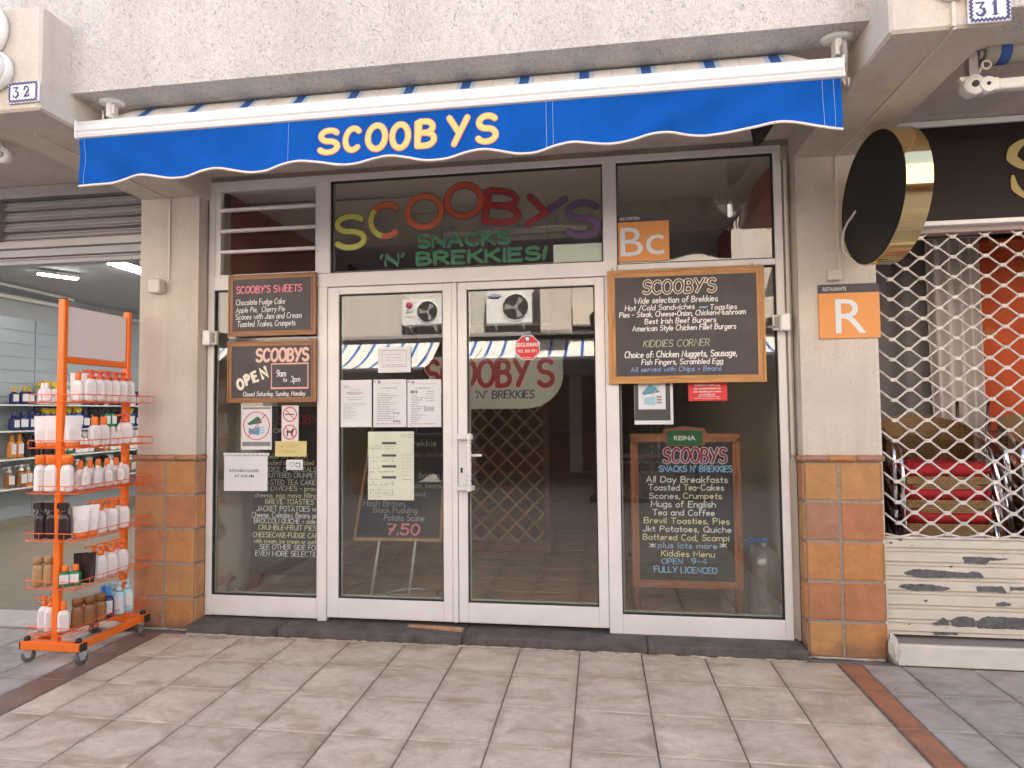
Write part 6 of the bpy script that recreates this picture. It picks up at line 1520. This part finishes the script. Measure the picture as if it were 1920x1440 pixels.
MB().lathe([(.009, -.038), (.009, .038)], c=(j1[0], j1[1], j1[2]), ax='y', n=12).build('bolt', M['gasket'], ra)
MB().prism([(j0[0]-.06, j0[2]+.045), (j0[0]-.02, j0[2]-.04), (j0[0]+.02, j0[2]+.05)], -.012, .012).build('arm_plate', M['opal'], ra)
MB().tube([L_(1842, 120), L_(1832, 140), L_(1818, 158)], .009, 8).build('strut', M['opal'], ra)
b = MB(); e0 = L_(1842, 128); b.tube([(e0[0]+.02*cos(t), e0[1]-.03, e0[2]+.02*sin(t)) for t in [2*pi*i/14 for i in range(14)]], .005, 6, closed=True); b.build('crank_eye', M['plastic'], ra)
MB().box(c0[0]-.09, c0[0]-.05, c0[1]-.02, c0[1]+.02, c0[2]-.11, c0[2]+.12).build('bracket', M['roller'], ra)
MB().tube([L_(1900, 84), (2.0, c0[1], L_(1920, 74)[2]+.12)], .02, 8).build('canvas_edge', M['opal'], ra)
# ------------------------------------------------------------------ across the lane: the facing building, in sun, seen mirrored in the glass
OY = -7.5; YG = .572
def rf(px, py, Y):
    q_ = at(px, py, 1, 2*YG-Y); return q_.x, q_.z
ob = empty('facing_building', 'sunlit roughcast building across the lane with striped awnings', 'building', (0, OY, 0))
oc = roughcast('facing_roughcast', (.56, .54, .50))
MB().box(-14, 18, -.3, 0, 2.95, 7.2).build('upper_wall', oc, ob)
MB().box(-14, 18, -3.2, -3.0, 0, 2.94, 0).box(-14, 18, -3.0, -.301, 2.945, 3.2).build('recess_wall', M['indark'], ob)
for x in (-9.0, -4.55, -.13, 6.4, 11):  # pillar between the two near awnings added to block sun through the gap
    MB().box(x-.25, x+.25, -.6, 0.0, 0, 2.95, 0).build('pillar', M['conc'], ob)
bx0 = rf(1005, 550, OY+.9)[0]
for x in (-4.3, 1.95, 6.4):
    MB().box(x-.28, x+.28, 0, .9, 2.95, 4.6, 0, .01).build('beam', M['conc'], ob)
MB().box(2.25, 6.1, .02, .5, 3.1, 3.5, 0).build('soffit_strip', M['conc2'], ob)
MB().box(2.0, 2.3, -2.9, -2.8, .0, 2.9).build('doorway', M['ceil'], ob)
for x0, x1, z0, z1 in ((-3.2, -.5, .9, 2.3), (2.6, 5.6, .2, 2.3), (-8.2, -5.2, .2, 2.3)):
    w_ = MB().box(x0, x1, -2.99, -2.95, z0, z1).build('window', M['gasket'], ob); MB().box(x0, x1, -2.94, -2.92, z0, z0+.05).box(x0, x1, -2.94, -2.92, z1-.05, z1).box((x0+x1)/2-.03, (x0+x1)/2+.03, -2.94, -2.92, z0+.05, z1-.05).build('frame', M['white'], w_)
for x0, x1 in ((3.4, 5.2), (-2.6, -.8), (8, 10)):
    z0, z1 = 4.6, 5.7
    w_ = MB().box(x0, x1, .001, .02, z0, z1).build('window', M['gasket'], ob)
    MB().box(x0-.05, x1+.05, .0, .06, z0-.06, z0).box(x0-.05, x1+.05, .0, .06, z1, z1+.06).box(x0-.05, x0, .0, .06, z0, z1).box(x1, x1+.05, .0, .06, z0, z1).box((x0+x1)/2-.03, (x0+x1)/2+.03, .02, .06, z0, z1).build('frame', M['white'], w_)
def ac(px0, py0, px1, py1, lab, logo):
    Y = OY+.33
    x0, z1 = rf(px0, py0, Y); x1, z0 = rf(px1, py1, Y)
    cx, wv, hv = (x0+x1)/2, (x1-x0)/2, (z1-z0)/2
    # seen mirrored: the unit's own left is the picture's right
    e = empty('air_conditioner', lab, 'air conditioner', (cx, OY, z0))
    MB().box(-wv, wv, .03, .32, 0, 2*hv, 0, .012).build('casing', M['bar'], e)
    fx = wv*.28; r = hv*.86
    MB().lathe([(r, .321), (r, .335), (r*.93, .335), (r*.93, .322)], c=(fx, 0, hv), ax='y', n=36, caps=False).build('fan_ring', M['bar'], e)
    MB().lathe([(0.001, .3225), (r*.93, .3225)], c=(fx, 0, hv), ax='y', n=32, caps=False).build('fan_grille', M['gasket'], e)
    b = MB(); b.lathe([(r*.18, .324), (r*.16, .332)], c=(fx, 0, hv), ax='y', n=14)
    for k in range(3):
        a = 2*pi*k/3+.9; b.prism([(fx+r*.15*cos(a-.3), hv+r*.15*sin(a-.3)), (fx+r*.8*cos(a-.22), hv+r*.8*sin(a-.22)), (fx+r*.8*cos(a+.35), hv+r*.8*sin(a+.35)), (fx+r*.2*cos(a+.5), hv+r*.2*sin(a+.5))], .325, .329)
    b.build('fan_blades', M['roller'], e)
    if logo == 1:
        MB().lathe([(.001, .322), (hv*.26, .322), (hv*.26, .325), (.001, .325)], c=(-wv*.62, 0, hv*1.55), ax='y', n=24, caps=False).build('round_logo', mat('logo_red', (.45, .04, .12), .5), e)
        t = typeset('LG', 0, hv*.5, 0, hv*.26, 0, M['ink'], e, 'lettering', .02); t.rotation_euler.z = pi; t.location = (-wv*.62+hv*.25, .3235, hv*.95)
        MB().box(-wv*.88, -wv*.3, .3215, .323, hv*.62, hv*.68).build('stripe', M['roller'], e)
    else:
        MB().lathe([(.001, .322), (hv*.42, .322), (hv*.42, .325), (.001, .325)], c=(0, 0, 0), ax='y', n=28, sy=.36, caps=False).build('oval_logo', mat('logo_blue', (.03, .09, .28), .5), e).location = (-wv*.62, 0, hv*1.72)
        t = typeset('SAMSUNG', 0, hv*.66, 0, hv*.15, 0, M['paper'], e, 'lettering', .02); t.rotation_euler.z = pi; t.location = (-wv*.62+hv*.33, .3265, hv*1.68)
    for s in (-1, 1): MB().box(s*wv*.6-.015, s*wv*.6+.015, 0.0, .30, -.04, -.001).prism([(0, -.22), (0, -.03), (.26, -.03)], s*wv*.6-.012, s*wv*.6+.012, plane='yz').build('bracket', M['wp'], e)
    MB().tube([(-wv-.03, .1, 2*hv-.05), (-wv-.06, .1, hv*.5), (-wv-.02, .06, -.2)], .012, 6).build('pipe', M['gasket'], e)
ac(753, 562, 828, 608, 'white air conditioner with red round logo across the lane', 1)
ac(911, 548, 998, 605, 'white air conditioner with blue oval logo across the lane', 2)
def oawn(x0, x1, lab, drop=.62, proj=1.25, zt=2.90, sag=.0):
    e = empty('striped_awning', lab, 'awning', ((x0+x1)/2, OY, zt)); w_ = (x1-x0)/2
    MB().tube([(-w_, .12, .0), (w_, .12, .0)], .06, 14).build('roller', M['gasket'], e)
    MB().box(-w_-.05, w_+.05, .02, .20, .05, .13, 0, .01).build('cassette', M['roller'], e)
    MB().grid(lambda u, v: (-w_+2*w_*u, .14+proj*v, -.02-drop*v-.10*sin(pi*v)), 20, 8).build('canvas', M['stripe2'], e)
    MB().box(-w_, w_, .14+proj, .14+proj+.04, -.06-drop, -.0-drop, 0, .01).build('front_bar', M['bar'], e)
    MB().grid(lambda u, v: (-w_+2*w_*u, .17+proj+.01*sin(u*60), -.06-drop-.26*v-.03*v*sin(u*40)), 80, 4).build('valance', mat('valance_grey', (.10, .095, .09), .85), e)
    for s in (-1, 1): MB().tube([(s*w_*.9, .12, -.1), (s*w_*.9, .14+proj, -.05-drop)], .02, 8).build('arm', M['bar'], e)
M['stripe2'] = striped('facing_awning_canvas', .30, 0, (.70, .69, .66), (.02, .09, .33), (.50, .60, .70))
oawn(-4.0, -.42, 'wide striped awning across the lane, left one in the reflection'); oawn(.15, 6.65, 'wide striped awning across the lane, right one in the reflection', .48)
oawn(-9.5, -4.9, 'striped awning across the lane, far left one in the reflection'); oawn(6.8, 11, 'striped awning across the lane, far right one in the reflection')
# planters with dark shrubs, lamp column and benches in the lane's recess: dark shapes of the reflection
def shrub(x, y, lab, h=1.3, n=900, sd=1):
    e = empty('potted_shrub', lab, 'plant', (x, y, 0), None)
    MB().lathe([(.16, 0), (.22, .38), (.24, .40), (.22, .40)], n=20).build('pot', M['glaze'], e)
    rr = random.Random(sd); b = MB()
    for i in range(n):
        a = rr.uniform(0, 2*pi); t = rr.uniform(0, 1)**.6; z = .45+(h-.45)*rr.random(); r = .42*t*math.sqrt(max(.05, 1-((z-.9)/(h-.3))**2)); px_, py_ = r*cos(a), r*sin(a); s = rr.uniform(.03, .06)
        d = Vector((rr.uniform(-1, 1), rr.uniform(-1, 1), rr.uniform(-.3, 1))).normalized(); e1 = d.orthogonal().normalized()*s*.4; c_ = Vector((px_, py_, z))
        b.add([c_-e1, c_+d*s, c_+e1, c_-d*s*.4], [(0, 1, 2, 3)])
    b.build('foliage', varied('shrub_leaf', (.04, .075, .02), .6, .3, 12), e); MB().tube([(0, 0, .3), (.01, 0, .8), (0, .02, h-.2)], [.03, .02, .01], 8).build('stem', M['woodC'], e)
shrub(3.6, -6.3, 'dark potted shrub across the lane below the right awning', 1.5, 900, 2); shrub(-1.6, -6.2, 'dark potted shrub across the lane below the left awning', 1.4, 900, 4)
e = empty('lamp_column', 'black cast iron lamp column across the lane', 'lamp column', (2.75, -5.6, 0))
MB().lathe([(.20, 0), (.20, .06), (.13, .12), (.11, .40), (.08, .45), (.05, .55), (.045, 2.6), (.07, 2.63), (.04, 2.7)], n=18).build('post', M['gasket'], e); MB().lathe([(.05, 2.7), (.14, 2.8), (.17, 3.05), (.02, 3.2)], n=12).build('lantern', M['gasket'], e)
for k, (x, y) in enumerate(((3.3, -5.6), (4.3, -5.9))):
    e = empty('cafe_table', 'dark round cafe table across the lane, %s of two' % ('nearer', 'farther')[k], 'table', (x, y, 0), 'cafe tables across the lane')
    MB().lathe([(.38, .72), (.38, .74)], n=28).build('table_top', M['indark'], e); MB().tube([(0, 0, .02), (0, 0, .72)], .03, 10).build('column', M['gasket'], e); MB().lathe([(.22, 0), (.20, .02), (.04, .04)], n=20).build('base', M['gasket'], e)
print('objects', len(bpy.data.objects), 'meshes', len(bpy.data.meshes))
